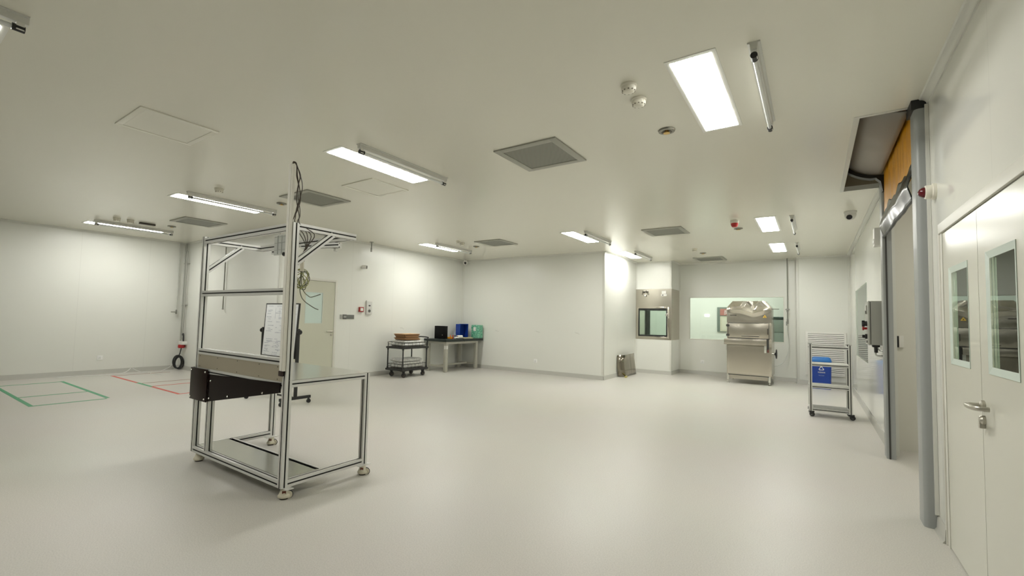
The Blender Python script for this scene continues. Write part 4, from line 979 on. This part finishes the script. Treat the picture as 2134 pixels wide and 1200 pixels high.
def pillow(x0, x1, y0, y1, z0, z1, seed, nx=18, ny=22):
    """soft wrapped package: rounded, slightly dented cushion"""
    random.seed(seed); ph = [random.uniform(0, 6) for _ in range(6)]
    cx, cy, cz = (x0 + x1) / 2, (y0 + y1) / 2, (z0 + z1) / 2; hx, hy, hz = (x1 - x0) / 2, (y1 - y0) / 2, (z1 - z0) / 2
    m = M((cx, cy, z0)); R = []
    def pt(u, v, s):
        eu, ev = 1 - abs(u) ** 8, 1 - abs(v) ** 8
        th = min(eu, ev) ** .45 if min(eu, ev) > 0 else 0
        d = .10 * math.sin(5 * u + ph[0]) * math.sin(4 * v + ph[1]) + .07 * math.sin(11 * u + ph[2] + 5 * v) + .05 * math.sin(9 * v + ph[3])
        return (cx + hx * u * (1 - .02 * math.sin(6 * v + ph[4])), cy + hy * v * (1 - .02 * math.sin(6 * u + ph[5])), cz + s * hz * th * ((1 - .9 * max(0, d)) if s > 0 else 1))
    U = [-1 + 2 * i / nx for i in range(nx + 1)]; V = [-1 + 2 * j / ny for j in range(ny + 1)]
    for s in (1, -1): m.rings([[pt(u, v, s) for v in V] for u in U], closed=False, caps=False)
    bmesh.ops.remove_doubles(m.bm, verts=m.bm.verts, dist=1e-4)
    return m, (cx, cy, z0)
g1 = 'film wrapped packages on the cart'
for i, (a, lab) in enumerate([((-7.98, -7.57, 7.10, 7.73, .193, .275), 'bottom white wrapped package on the lower deck of the cart'), ((-7.96, -7.58, 7.12, 7.70, .275, .335), 'middle white wrapped package on the lower deck of the cart'), ((-7.99, -7.60, 7.08, 7.74, .335, .415), 'top white wrapped package on the lower deck of the cart'),
        ((-7.99, -7.55, 7.10, 7.78, .683, .755), 'lower white wrapped package on the upper deck of the cart'), ((-7.96, -7.57, 7.12, 7.74, .755, .825), 'white wrapped package under the cardboard on the cart')]):
    m, l = pillow(*a, 20 + i); q = m.build('wrapped_package', wrapM, ang=60); q.location = l; tag(q, lab, 'package', g1)
random.seed(5)
zc = .829
for i in range(5):
    x0, x1, y0, y1 = -7.93 + random.uniform(-.015, .015), -7.60 + random.uniform(-.015, .015), 7.16 + random.uniform(-.02, .02), 7.60 + random.uniform(-.03, .03)
    hgt = .026; l = ((x0 + x1) / 2, (y0 + y1) / 2, zc); t = thing('cardboard_tray', ['bottom', 'second', 'middle', 'fourth', 'topmost'][i] + ' brown cardboard tray in the stack on the cart', 'cardboard', l, group='cardboard trays on the cart')
    m = M(l); m.box(x0, x1, y0, y1, zc, zc + .006); a = Matrix.Rotation
    m.box(x0, x0 + .006, y0, y1, zc, zc + hgt * .8); m.box(x1 - .006, x1, y0, y1, zc, zc + hgt * .8); m.box(x0, x1, y0, y0 + .006, zc, zc + hgt * .8); m.box(x0, x1, y1 - .006, y1, zc, zc + hgt * .8)
    m.build('tray', cardM if i % 2 else mat('orange brown cardboard', (.46, .26, .12), .8), t)
    m = M(l); m.box(x0 - .012, x1 + .012, y0 - .012, y1 + .02, zc + hgt * .8, zc + hgt * .8 + .005, ); m.build('flap', cardL if i == 4 else mat('dark cardboard flap', (.20, .105, .045), .8) if i % 2 else cardM, t)
    zc += hgt * .8 + .0075
# ================================================================== WORKBENCH AND WHAT LIES ON IT
t = thing('workbench', 'grey steel workbench with black top in the wall corner', 'table', (-7.88, 9.2, 0)); o = t.location.copy()
gb = mat('warm grey bench paint', (.46, .45, .38), .4)
m = M(o); m.box(-8.25, -7.50, 8.43, 9.95, .758, .818, bev=.006); m.build('bench_top', mat('black green bench top', (.012, .02, .017), .3), t)
m = M(o)
for a, b, c, d in ((-8.20, -7.55, 8.49, 8.53), (-8.20, -7.55, 9.72, 9.76), (-8.20, -8.16, 8.53, 9.72), (-7.58, -7.54, 8.53, 9.72)): m.box(a, b, c, d, .70, .758)
m.build('apron', gb, t)
for x, y in ((-7.575, 8.52), (-7.575, 9.73), (-8.17, 8.52), (-8.17, 9.73)):
    m = M(o); m.box(x - .04, x + .04, y - .04, y + .04, .012, .758, bev=.003); m.box(x - .03, x + .03, y - .03, y + .03, 0, .012); lg = m.build('leg', gb, t)
    if (x, y) == (-7.575, 8.52):
        m = M(o); m.box(x - .022, x + .03, y - .0408, y - .0400, .575, .66); m.box(x + .04, x + .0408, y - .03, y + .03, .575, .66); m.build('white_label', paperM, lg)
m = M(o); m.box(-8.14, -7.60, 8.50, 8.54, .12, .17); m.box(-8.14, -7.60, 9.71, 9.75, .12, .17); m.box(-7.90, -7.86, 8.54, 9.71, .125, .165); m.build('stretcher', gb, t)
BZ = .818
t = thing('equipment_box', 'black square metal box on the left of the workbench', 'box', (-7.97, 8.75, BZ)); o = t.location.copy()
m = M(o); m.box(-8.145, -7.79, 8.70, 8.81, BZ, BZ + .325, bev=.004); b = m.build('case', mat('matt black metal', (.005, .005, .005), .55, spec=.15), t)
m = M(o); m.box(-8.13, -7.805, 8.696, 8.702, BZ + .012, BZ + .313, bev=.002); dd = m.build('front_panel', mat('matt black panel', (.006, .006, .006), .55, spec=.15), t)
m = M(o); m.lathe([(.010, 0), (.010, .006), (.001, .007)], (-7.865, 8.696, BZ + .095), 12, axis=(0, -1, 0)); m.build('lock', nickel, dd)
t = thing('blue_crate', 'deep blue plastic crate standing on its side in the bench corner', 'crate', (-7.98, 9.61, BZ)); o = t.location.copy()
m = M(o); x0, x1, y0, y1, z0, z1 = -8.06, -7.91, 9.445, 9.785, BZ, BZ + .375; w = .010
for a in ((x0, x0 + w, y0, y1, z0, z1), (x0 + w, x1, y0, y0 + w, z0, z1), (x0 + w, x1, y1 - w, y1, z0, z1), (x0 + w, x1, y0 + w, y1 - w, z0, z0 + w), (x0 + w, x1, y0 + w, y1 - w, z1 - w, z1)): m.box(*a)
b = m.build('shell', blueP, t)
m = M(o)
for a in ((x1 - .02, x1, y0 - .010, y0, z0, z1 + .008), (x1 - .02, x1, y1, y1 + .010, z0, z1 + .008), (x1 - .02, x1, y0, y1, z1, z1 + .008)): m.box(*a)
m.build('rim', mat('bright blue rim', (.012, .07, .42), .35), b)
t = thing('green_bag', 'green translucent plastic package at the right end of the workbench', 'package', (-7.62, 9.78, BZ)); o = t.location.copy()
m = M(o); m.box(-7.76, -7.50, 9.74, 9.93, BZ, BZ + .36, bev=.014, seg=2)
bmesh.ops.subdivide_edges(m.bm, edges=m.bm.edges, cuts=5, use_grid_fill=True)
for v in m.bm.verts: v.co += Vector((math.sin(v.co.z * 41 + v.co.y * 30), math.sin(v.co.z * 33 + v.co.x * 40), .4 * math.sin(v.co.x * 50))) * .004
for v in m.bm.verts: v.co.z = max(v.co.z, 0)
b = m.build('bag', greenP, t, ang=60)
m = M(o); m.box(-7.675, -7.595, 9.726, 9.734, BZ + .20, BZ + .30, bev=.003); m.build('white_label', paperM, b)
# hand tools and loose items
def screwdriver(i, x, y, lab, colr, h):
    l = (x, y, BZ); t = thing('screwdriver', lab, 'tool', l, group='upright screwdrivers on the bench')
    m = M(l); m.lathe([(.013, BZ), (.016, BZ + .01), (.013, BZ + .05), (.016, BZ + .09), (.010, BZ + .10)], (x, y, 0), 12); m.build('handle', colr, t)
    m = M(l); m.cyl((x, y, BZ + .10), (x, y, BZ + h), .004, seg=8); m.build('shaft', greyD, t)
screwdriver(0, -7.70, 8.82, 'orange handled screwdriver standing nearest the black box', mat('orange handle', (.75, .20, .02), .4), .115)
screwdriver(1, -7.69, 8.91, 'red and black screwdriver with long shaft on the bench', mat('dark red handle', (.30, .04, .02), .4), .20)
screwdriver(2, -7.70, 9.00, 'black screwdriver with long shaft in front of the blue crate', blackP, .20)
l = (-7.78, 8.90, BZ); m = M(l); m.box(-7.85, -7.72, 8.86, 8.96, BZ, BZ + .045, bev=.008); tag(m.build('parts_box', yellowP), 'small yellow plastic box beside the black box', 'box').location = l
l = (-7.66, 9.12, BZ)
t = thing('tape_roll', 'white roll of film lying on the bench front', 'roll', l); m = M(l)
m.lathe([(.03, -.07), (.045, -.07), (.045, .07), (.03, .07)], (-7.66, 9.14, BZ + .046), 20, axis=(.3, 1, 0)); m.build('roll', whiteP, t)
m = M(l); m.lathe([(.016, -.071), (.03, -.071), (.03, .071), (.016, .071)], (-7.66, 9.14, BZ + .046), 16, axis=(.3, 1, 0)); m.build('core', cardM, t)
m, l = pillow(-7.67, -7.58, 8.93, 9.03, BZ, BZ + .05, 77, 10, 10); q = m.build('crumpled_wipe', whiteP, ang=60); q.location = l; tag(q, 'crumpled white wipe by the white roll on the bench', 'wipe')
for i, (x, y, lab) in enumerate([(-7.72, 9.38, 'left yellow paper pad in front of the blue crate'), (-7.66, 9.56, 'right yellow paper pad beside the green package')]):
    l = (x, y, BZ); m = M(l)
    for k in range(4): m.box(x - .07, x + .07, y - .055, y + .055, BZ + k * .007, BZ + k * .007 + .006, rot=Matrix.Rotation(.2 * math.sin(k * 2 + i), 3, 'Z'))
    q = m.build('paper_pad', mat('pale yellow paper', (.72, .68, .42), .7)); q.location = l; tag(q, lab, 'paper', 'yellow paper pads')
l = (-7.53, 9.0, BZ); m = M(l); m.tube([(-7.56, 8.88, BZ + .012), (-7.53, 8.98, BZ + .01), (-7.51, 9.06, BZ + .012), (-7.491, 9.10, BZ - .01), (-7.489, 9.14, BZ - .06)], .008, smooth=4); q = m.build('bench_cable', blackP); q.location = l; tag(q, 'black cable hanging over the bench front edge', 'cable')
l = (-7.80, 9.2, BZ); m = M(l); m.lathe([(.028, BZ), (.03, BZ + .01), (.03, BZ + .10), (.016, BZ + .13), (.012, BZ + .17), (.016, BZ + .18), (.001, BZ + .185)], (-7.86, 9.18, 0), 16); q = m.build('spray_bottle', mat('pale blue bottle', (.45, .52, .62), .25)); q.location = l; tag(q, 'pale blue bottle left of the blue crate', 'bottle')

# ================================================================== STAINLESS MACHINE
t = thing('machine', 'stainless steel cabinet machine with crumpled hood in front of the window', 'machine', (-1.24, 12.2, 0)); o = t.location.copy()
mx0, mx1, my0, my1 = -1.695, -.785, 11.76, 12.62
m = M(o); m.box(mx0, mx1, my0, my1, .205, 1.04, bev=.004); m.build('lower_body', steel, t)
m = M(o); m.box(mx0, mx1, my0 + .02, my1, 1.04, 1.40, bev=.003); m.build('upper_body', steel, t)
m = M(o); m.box(mx0 + .02, mx1 - .02, my0 - .002, my0 + .0, .235, .86); m.build('front_panel', steel_shiny, t)
m = M(o); m.box(mx0 + .035, mx1 - .055, my0 - .006, my0 + .02, 1.052, 1.388, bev=.002); dr = m.build('hinged_door', steel, t)
m = M(o); m.box(-1.385, -1.02, my0 - .012, my0 - .005, 1.082, 1.118, bev=.002); m.build('slot_handle', steel_dark, dr)
m = M(o); m.box(-1.385, -1.03, my0 - .0128, my0 - .0115, 1.084, 1.10); m.build('slot_recess', mat('dark steel slot', (.09, .085, .07), .4, .5), dr)
m = M(o); m.box(-.868, -.846, my0 - .014, my0 - .004, 1.145, 1.275, bev=.003); m.build('latch_slot', mat('dark steel slot', (.09, .085, .07), .4, .5), dr)
for z in (1.11, 1.335):
    m = M(o); m.box(mx0 - .012, mx0 + .02, my0 - .022, my0 + .02, z - .025, z + .025, bev=.004); m.box(mx0 + .026, mx0 + .055, my0 - .022, my0 - .004, z - .022, z + .022, bev=.004); m.cyl((mx0 + .022, my0 - .016, z - .025), (mx0 + .022, my0 - .016, z + .025), .010, seg=10); m.build('hinge', mat('dark hinge', (.05, .05, .045), .4), t)
m = M(o); m.box(mx0 + .026, mx1 - .045, my0 - .003, my0 + .02, 1.385, 1.399); m.box(mx0 + .024, mx0 + .036, my0 - .003, my0 + .02, 1.04, 1.39); m.box(mx1 - .056, mx1 - .046, my0 - .003, my0 + .02, 1.04, 1.39); m.box(mx0 + .035, mx1 - .04, my0 - .004, my0 + .02, 1.032, 1.053); m.box(mx1 - .095, mx1 - .05, my0 - .006, my0 + .02, .74, 1.04); m.build('shadow_gap', seamM, t)
m = M(o); m.box(mx0 - .045, mx1 - .09, my0 - .10, my0 + .01, .902, 1.022, bev=.003); tr = m.build('tray', steel, t)
m = M(o); m.box(mx0 - .045, mx1 - .09, my0 - .102, my0 - .10, .895, .903); m.box(mx0 - .04, mx1 - .095, my0 - .098, my0, 1.0215, 1.0225); m.build('tray_lip', steel_shiny, tr)
m = M(o); m.box(mx1 - .145, mx1 - .10, my0 - .03, my0, .73, .895, bev=.003); br = m.build('bracket', mat('pale metal bracket', (.66, .66, .60), .4), t)
m = M(o); m.box(mx1 - .146, mx1 - .099, my0 - .032, my0 - .029, .808, .813); m.build('bracket_line', greyM, br)
m = M(o); m.cyl((mx1 - .066, my0 - .03, .80), (mx1 - .066, my0, .80), .012); m.box(mx1 - .085, mx1 - .05, my0 - .03, my0 - .004, .745, .79, bev=.004); m.build('valve', mat('reddish valve', (.22, .09, .07), .4, .5), t)
for x in (mx0 - .006, ): 
    m = M(o); m.box(x - .012, x + .006, my0 - .01, my0 + .03, .75, .90, bev=.003); m.build('side_bracket', mat('pale metal bracket', (.66, .66, .60), .4), t)
m = M(o); m.box(mx0 + .05, mx1 - .08, my0 + .03, my0 + .04, .105, .20); m.build('kick_plate', steel_dark, t)
m = M(o); m.box(mx0 + .03, mx1 - .055, my0 - .004, my0 + .02, .190, .208); m.build('base_gap', seamM, t)
for x in (mx0 + .025, mx1 - .045):
    for y in (my0 + .02, my1 - .04):
        m = M(o); m.box(x - .022, x + .022, y - .022, y + .022, .075, .205, bev=.002); lg = m.build('leg', mat('pale steel leg', (.70, .69, .62), .3, .7), t)
        m = M(o); m.cyl((x, y, .015), (x, y, .078), .010); m.lathe([(.032, 0), (.032, .006), (.016, .016), (.010, .018)], (x, y, 0), 16); m.build('levelling_foot', chrome, lg)
# handwheel on the right side
m = M(o); m.cyl((mx1, my0 + .09, .715), (mx1 + .055, my0 + .09, .715), .016); hw = m.build('wheel_shaft', chrome, t)
cw = (mx1 + .065, my0 + .09, .715)
m = M(o); m.tube([(cw[0] + .02, cw[1] + .095 * math.cos(a), cw[2] + .095 * math.sin(a)) for a in [k * PI / 10 for k in range(20)]], .012, smooth=1, closed=True)
m.lathe([(.018, -.02), (.03, -.01), (.035, .008), (.02, .03), (.001, .03)], cw, 16, axis=(1, 0, 0))
for k in range(3):
    a = k * 2 * PI / 3 + .5; m.cyl((cw[0], cw[1], cw[2]), (cw[0] + .02, cw[1] + .093 * math.cos(a), cw[2] + .093 * math.sin(a)), .011)
m.build('handwheel', blackP, hw)
# crumpled hood: a box with cut upper corners whose front sheet is pressed in
hz0, hz1 = 1.40, 1.905
out = [(mx0, hz0), (mx1, hz0), (mx1, 1.755), (mx1 - .12, hz1), (mx0 + .12, hz1), (mx0, 1.755)]
m = M(o); m.prism(out, 1, my0 + .09, my1 - .25); hd = m.build('hood', steel, t)
def edge_x(z):
    e = 0 if z < 1.755 else .12 * (z - 1.755) / (hz1 - 1.755)
    return mx0 + e, mx1 - e
segs = [((.0, 1.725), (.36, 1.70), .028, .06), ((.36, 1.70), (.60, 1.62), .034, .06), ((.60, 1.62), (.995, 1.735), .032, .06), ((.05, 1.74), (.32, 1.80), .028, .05), ((.32, 1.80), (.38, 1.90), .026, .05), ((.61, 1.78), (.62, 1.70), .024, .04), ((.62, 1.70), (.97, 1.715), .022, .04), ((.50, 1.90), (.60, 1.79), .016, .04), ((.60, 1.79), (.72, 1.90), .022, .035), ((.80, 1.89), (.99, 1.75), .016, .05)]
def pressed(u, z):
    x = mx0 + (mx1 - mx0) * u; h = 0.
    for (ua, za), (ub, zb_), hh, wd in segs:
        ax, bx_ = mx0 + (mx1 - mx0) * ua, mx0 + (mx1 - mx0) * ub
        dx, dz = bx_ - ax, zb_ - za; L2 = dx * dx + dz * dz
        tt = max(0, min(1, ((x - ax) * dx + (z - za) * dz) / L2)); d = math.hypot(x - ax - tt * dx, z - za - tt * dz)
        h = max(h, hh * max(0, 1 - d / (wd * 1.5)) ** 1.2)
    return h
NX, NZ = 80, 60; R = []
for j in range(NZ + 1):
    z = hz0 + (hz1 - hz0) * j / NZ; xa_, xb_ = edge_x(z); r = []
    for i in range(NX + 1):
        x = xa_ + (xb_ - xa_) * i / NX; u = (x - mx0) / (mx1 - mx0)
        f = min(1, 6 * min(i, NX - i) / NX, 6 * j / NZ + .0)
        back = .0 if z < 1.70 else .16 * (z - 1.70)
        y = my0 + .02 + back - f * pressed(u, z) + .005 * f * math.sin(u * 7 + z * 9) * math.cos(z * 14)
        r.append((x, y, z))
    R.append(r)
m = M(o); m.rings(R, closed=False, caps=False)
# side skirts joining the pressed sheet to the hood
for i in (0, NX):
    m.rings([[(r[i][0], r[i][1], r[i][2]) for r in R], [(r[i][0], my0 + .12, r[i][2]) for r in R]], closed=False, caps=False)
m.rings([R[-1], [(p[0], my0 + .12, p[2]) for p in R[-1]]], closed=False, caps=False)
bmesh.ops.remove_doubles(m.bm, verts=m.bm.verts, dist=1e-5)
hs = m.build('crumpled_sheet', mat('crumpled stainless sheet', (.66, .625, .55), .20, 1.0), hd, ang=70)
m = M(o); m.box(-1.625, -1.49, my0 + .004, my0 + .014, 1.565, 1.582, bev=.001); m.build('name_strip', mat('dark name strip', (.06, .055, .045), .5), hd)
m = M(o); m.prism([(-.955, 1.525), (-.875, 1.525), (-.915, 1.59)], 1, my0 + .0, my0 + .012); wl = m.build('warning_label', mat('yellow warning label', (.70, .46, .06), .5), hd)
m = M(o); m.prism([(-.928, 1.537), (-.902, 1.537), (-.915, 1.565)], 1, my0 - .001, my0 + .001); m.build('warning_mark', seamM, wl)
m = M(o); m.box(mx1 - .01, mx1 + .135, my0 + .25, my0 + .29, 1.722, 1.735, bev=.002); m.build('bracket_arm', mat('dark steel slot', (.09, .085, .07), .4, .5), t)

# ================================================================== TROLLEY
t = thing('trolley', 'four tier aluminium profile trolley on black casters near the right wall', 'trolley', (.185, 8.55, 0), rz=.035)
tw, td, p_ = .262, .205, .040
for sx in (-1, 1):
    for sy in (-1, 1):
        x, y = sx * (tw - p_ / 2), sy * (td - p_ / 2)
        M().alu((x, y, .082), (x, y, 1.085), w=p_, g=.012).build('post', AB, t)
        m = M(); m.box(x - p_ / 2 - .002, x + p_ / 2 + .002, y - p_ / 2 - .002, y + p_ / 2 + .002, 1.085, 1.094, bev=.002); m.build('post_cap', greyM, t)
        m = M(); a = .4 * sx + .3 * sy; q = Vector((math.cos(a), math.sin(a), 0)); s_ = Vector((-q.y, q.x, 0)); c = Vector((x, y, .035)) + q * .018
        m.box(x - .03, x + .03, y - .03, y + .03, .076, .082)
        for s in (-1, 1): m.rings([[c + s_ * s * .017 + q * -.03 + Vector((0, 0, .045)), c + s_ * s * .017 + q * .025 + Vector((0, 0, .045)), c + s_ * s * .017 + q * .01 + Vector((0, 0, -.008)), c + s_ * s * .017 + q * -.01 + Vector((0, 0, -.008))], [c + s_ * s * .020 + q * -.03 + Vector((0, 0, .045)), c + s_ * s * .020 + q * .025 + Vector((0, 0, .045)), c + s_ * s * .020 + q * .01 + Vector((0, 0, -.008)), c + s_ * s * .020 + q * -.01 + Vector((0, 0, -.008))]])
        m.box(c.x - .014, c.x + .014, c.y - .05, c.y - .02, .055, .062, rot=Matrix.Rotation(a - PI / 2, 3, 'Z'), piv=(c.x, c.y, .06))
        cs = m.build('caster', blackP, t)
        m = M(); m.lathe([(.02, -.013), (.034, -.013), (.035, 0), (.034, .013), (.02, .013)], c, 18, axis=s_); m.build('wheel', mat('black caster tyre', (.02, .02, .018), .45), cs)
        m = M(); m.cyl(c - s_ * .015, c + s_ * .015, .014, seg=12); m.build('hub', greyM, cs)
for z in (1.04, .775, .447, .105):
    for sy in (-1, 1): M().alu((-tw + p_, sy * (td - p_ / 2), z), (tw - p_, sy * (td - p_ / 2), z), w=.038, g=.012).build('long_rail', AB, t)
    for sx in (-1, 1): M().alu((sx * (tw - p_ / 2), -td + p_, z), (sx * (tw - p_ / 2), td - p_, z), w=.038, g=.012).build('side_rail', AB, t)
    if z < 1:
        if z > .2:
            m = M(); m.box(-tw + p_ * .6, tw - p_ * .6, -td + p_ * .6, td - p_ * .6, z + .012, z + .017)
            m.build('shelf', mat('pale aluminium shelf', (.66, .66, .60), .35, .5), t)
        else:
            for k in range(3): M().alu((-tw + p_, -.08 + k * .08, z), (tw - p_, -.08 + k * .08, z), w=.034, g=.009, w2=.05).build('shelf_slat', AB, t)

# ================================================================== BLUE BIN
t = thing('recycling_bin', 'blue recycling bin with light blue lid behind the trolley', 'bin', (.125, 12.25, 0)); o = t.location.copy()
bx0, bx1, by0, by1 = -.06, .305, 12.08, 12.42
m = M(o); r = .018
def rr(x0, x1, y0, y1, r, z):
    pts = []
    for cx, cy, a0 in ((x1 - r, y1 - r, 0), (x0 + r, y1 - r, PI / 2), (x0 + r, y0 + r, PI), (x1 - r, y0 + r, 3 * PI / 2)):
        for k in range(5): a = a0 + k * PI / 8; pts.append((cx + r * math.cos(a), cy + r * math.sin(a), z))
    return pts
m.rings([rr(bx0 + .012, bx1 - .012, by0 + .012, by1 - .012, .03, .0), rr(bx0, bx1, by0, by1, .03, .585)]); b = m.build('body', blueP, t)
m = M(o); m.rings([rr(bx0 - .004, bx1 + .004, by0 - .004, by1 + .004, .03, .585), rr(bx0 - .004, bx1 + .004, by0 - .004, by1 + .004, .03, .615), rr(bx0 + .01, bx1 - .01, by0 + .01, by1 - .01, .03, .66), rr(bx0 + .04, bx1 - .04, by0 + .04, by1 - .04, .03, .685)]); m.build('lid', blueL, t)
m = M(o); yy = by0 - .0015 + .004; tx, tz, s_ = .125, .44, .055
P = [(tx + s_ * math.sin(a), tz + s_ * math.cos(a)) for a in (0, 2 * PI / 3, 4 * PI / 3)]
for k in range(3):
    a, c_ = Vector((P[k][0], 0, P[k][1])), Vector((P[(k + 1) % 3][0], 0, P[(k + 1) % 3][1])); u = (c_ - a)
    ln = u.length; an = math.atan2(u.z, u.x); mid = (a + c_) / 2
    m.box(mid.x - ln * .44, mid.x + ln * .40, yy - .004, yy, mid.z - .006, mid.z + .006, rot=Matrix.Rotation(-an, 3, 'Y'))
    tip = a + u * .80; m.prism([(tip.x + .018 * math.cos(an), tip.z + .018 * math.sin(an)), (tip.x + .014 * math.cos(an + 2.1), tip.z + .014 * math.sin(an + 2.1)), (tip.x + .014 * math.cos(an - 2.1), tip.z + .014 * math.sin(an - 2.1))], 1, yy - .0045, yy)
m.build('recycling_symbol', whiteP, b)
def letter(body, size, x, z, y, off, par, name, mt):
    tc = bpy.data.curves.new('t', 'FONT'); tc.body = body; tc.size = size; tc.align_x = 'CENTER'; tc.extrude = .0008
    to = bpy.data.objects.new('t', tc); COL.objects.link(to); bpy.context.view_layer.update()
    me = bpy.data.meshes.new_from_object(to); bpy.data.objects.remove(to)
    me.transform(Matrix.Translation(Vector((x, y, z)) - off) @ Matrix.Rotation(PI / 2, 4, 'X')); me.materials.clear(); me.materials.append(mt)
    q = bpy.data.objects.new(name, me); COL.objects.link(q); q.parent = par; return q
letter('\u53ef\u56de\u6536\u7269', .034, .125, .345, yy, o, b, 'bin_lettering', whiteP)
letter('Recyclable', .024, .125, .285, yy, o, b, 'bin_lettering', mat('pale blue print', (.40, .50, .70), .5))

# ================================================================== CAMERA, LIGHT, RENDER SETTINGS
f_, yaw, pitch, roll, hgt, cxp, cyp = 940.784, -.6014658, .0528735, .0232736, 1.355206, 1050.939, 615.143
cy_, sy_, cp_, sp_ = math.cos(yaw), math.sin(yaw), math.cos(pitch), math.sin(pitch)
F = Vector((sy_ * cp_, cy_ * cp_, sp_)); Rv = Vector((cy_, -sy_, 0)); Uv = Rv.cross(F)
R2, U2 = Rv * math.cos(roll) + Uv * math.sin(roll), Uv * math.cos(roll) - Rv * math.sin(roll)
cd = bpy.data.cameras.new('camera'); cam = bpy.data.objects.new('camera', cd); COL.objects.link(cam)
cd.sensor_fit = 'HORIZONTAL'; cd.sensor_width = 36; cd.lens = f_ * 36 / 2134
cd.shift_x = (1067 - cxp) / 2134; cd.shift_y = -(600 - cyp) / 2134
cd.clip_start = .05; cd.clip_end = 100
cam.matrix_world = Matrix(((R2.x, U2.x, -F.x, 0), (R2.y, U2.y, -F.y, 0), (R2.z, U2.z, -F.z, hgt), (0, 0, 0, 1)))
SC.camera = cam

def area(name, loc, sx, sy, power, col=(1, .985, .92)):
    l = bpy.data.lights.new(name, 'AREA'); l.shape = 'RECTANGLE'; l.size = sx; l.size_y = sy; l.energy = power; l.color = col
    q = bpy.data.objects.new(name, l); COL.objects.link(q); q.location = loc; return q
area('annex_light', (-2.3, 14.3, 2.96), 3.0, .6, 62, (.98, 1, .97))
area('annex_light', (-4.3, 14.3, 2.96), .6, 1.2, 16, (.98, 1, .97))
area('corridor_light', (1.9, 5.5, 2.96), .6, .6, 15)
area('side_room_light', (1.9, 10.5, 2.96), .6, 1.2, 45)
area('store_fill', (2.2, 2.9, 2.96), .6, .6, 34)  # unseen fill, added to lift the tone of the double door glass

w = bpy.data.worlds.new('world'); SC.world = w; w.use_nodes = True
w.node_tree.nodes['Background'].inputs[0].default_value = (.02, .02, .02, 1); w.node_tree.nodes['Background'].inputs[1].default_value = .2
SC.view_settings.view_transform = 'Standard'; SC.view_settings.look = 'None'; SC.view_settings.gamma = 1
try: SC.view_settings.use_curve_mapping = False
except Exception: pass
SC.view_settings.exposure = 0.28
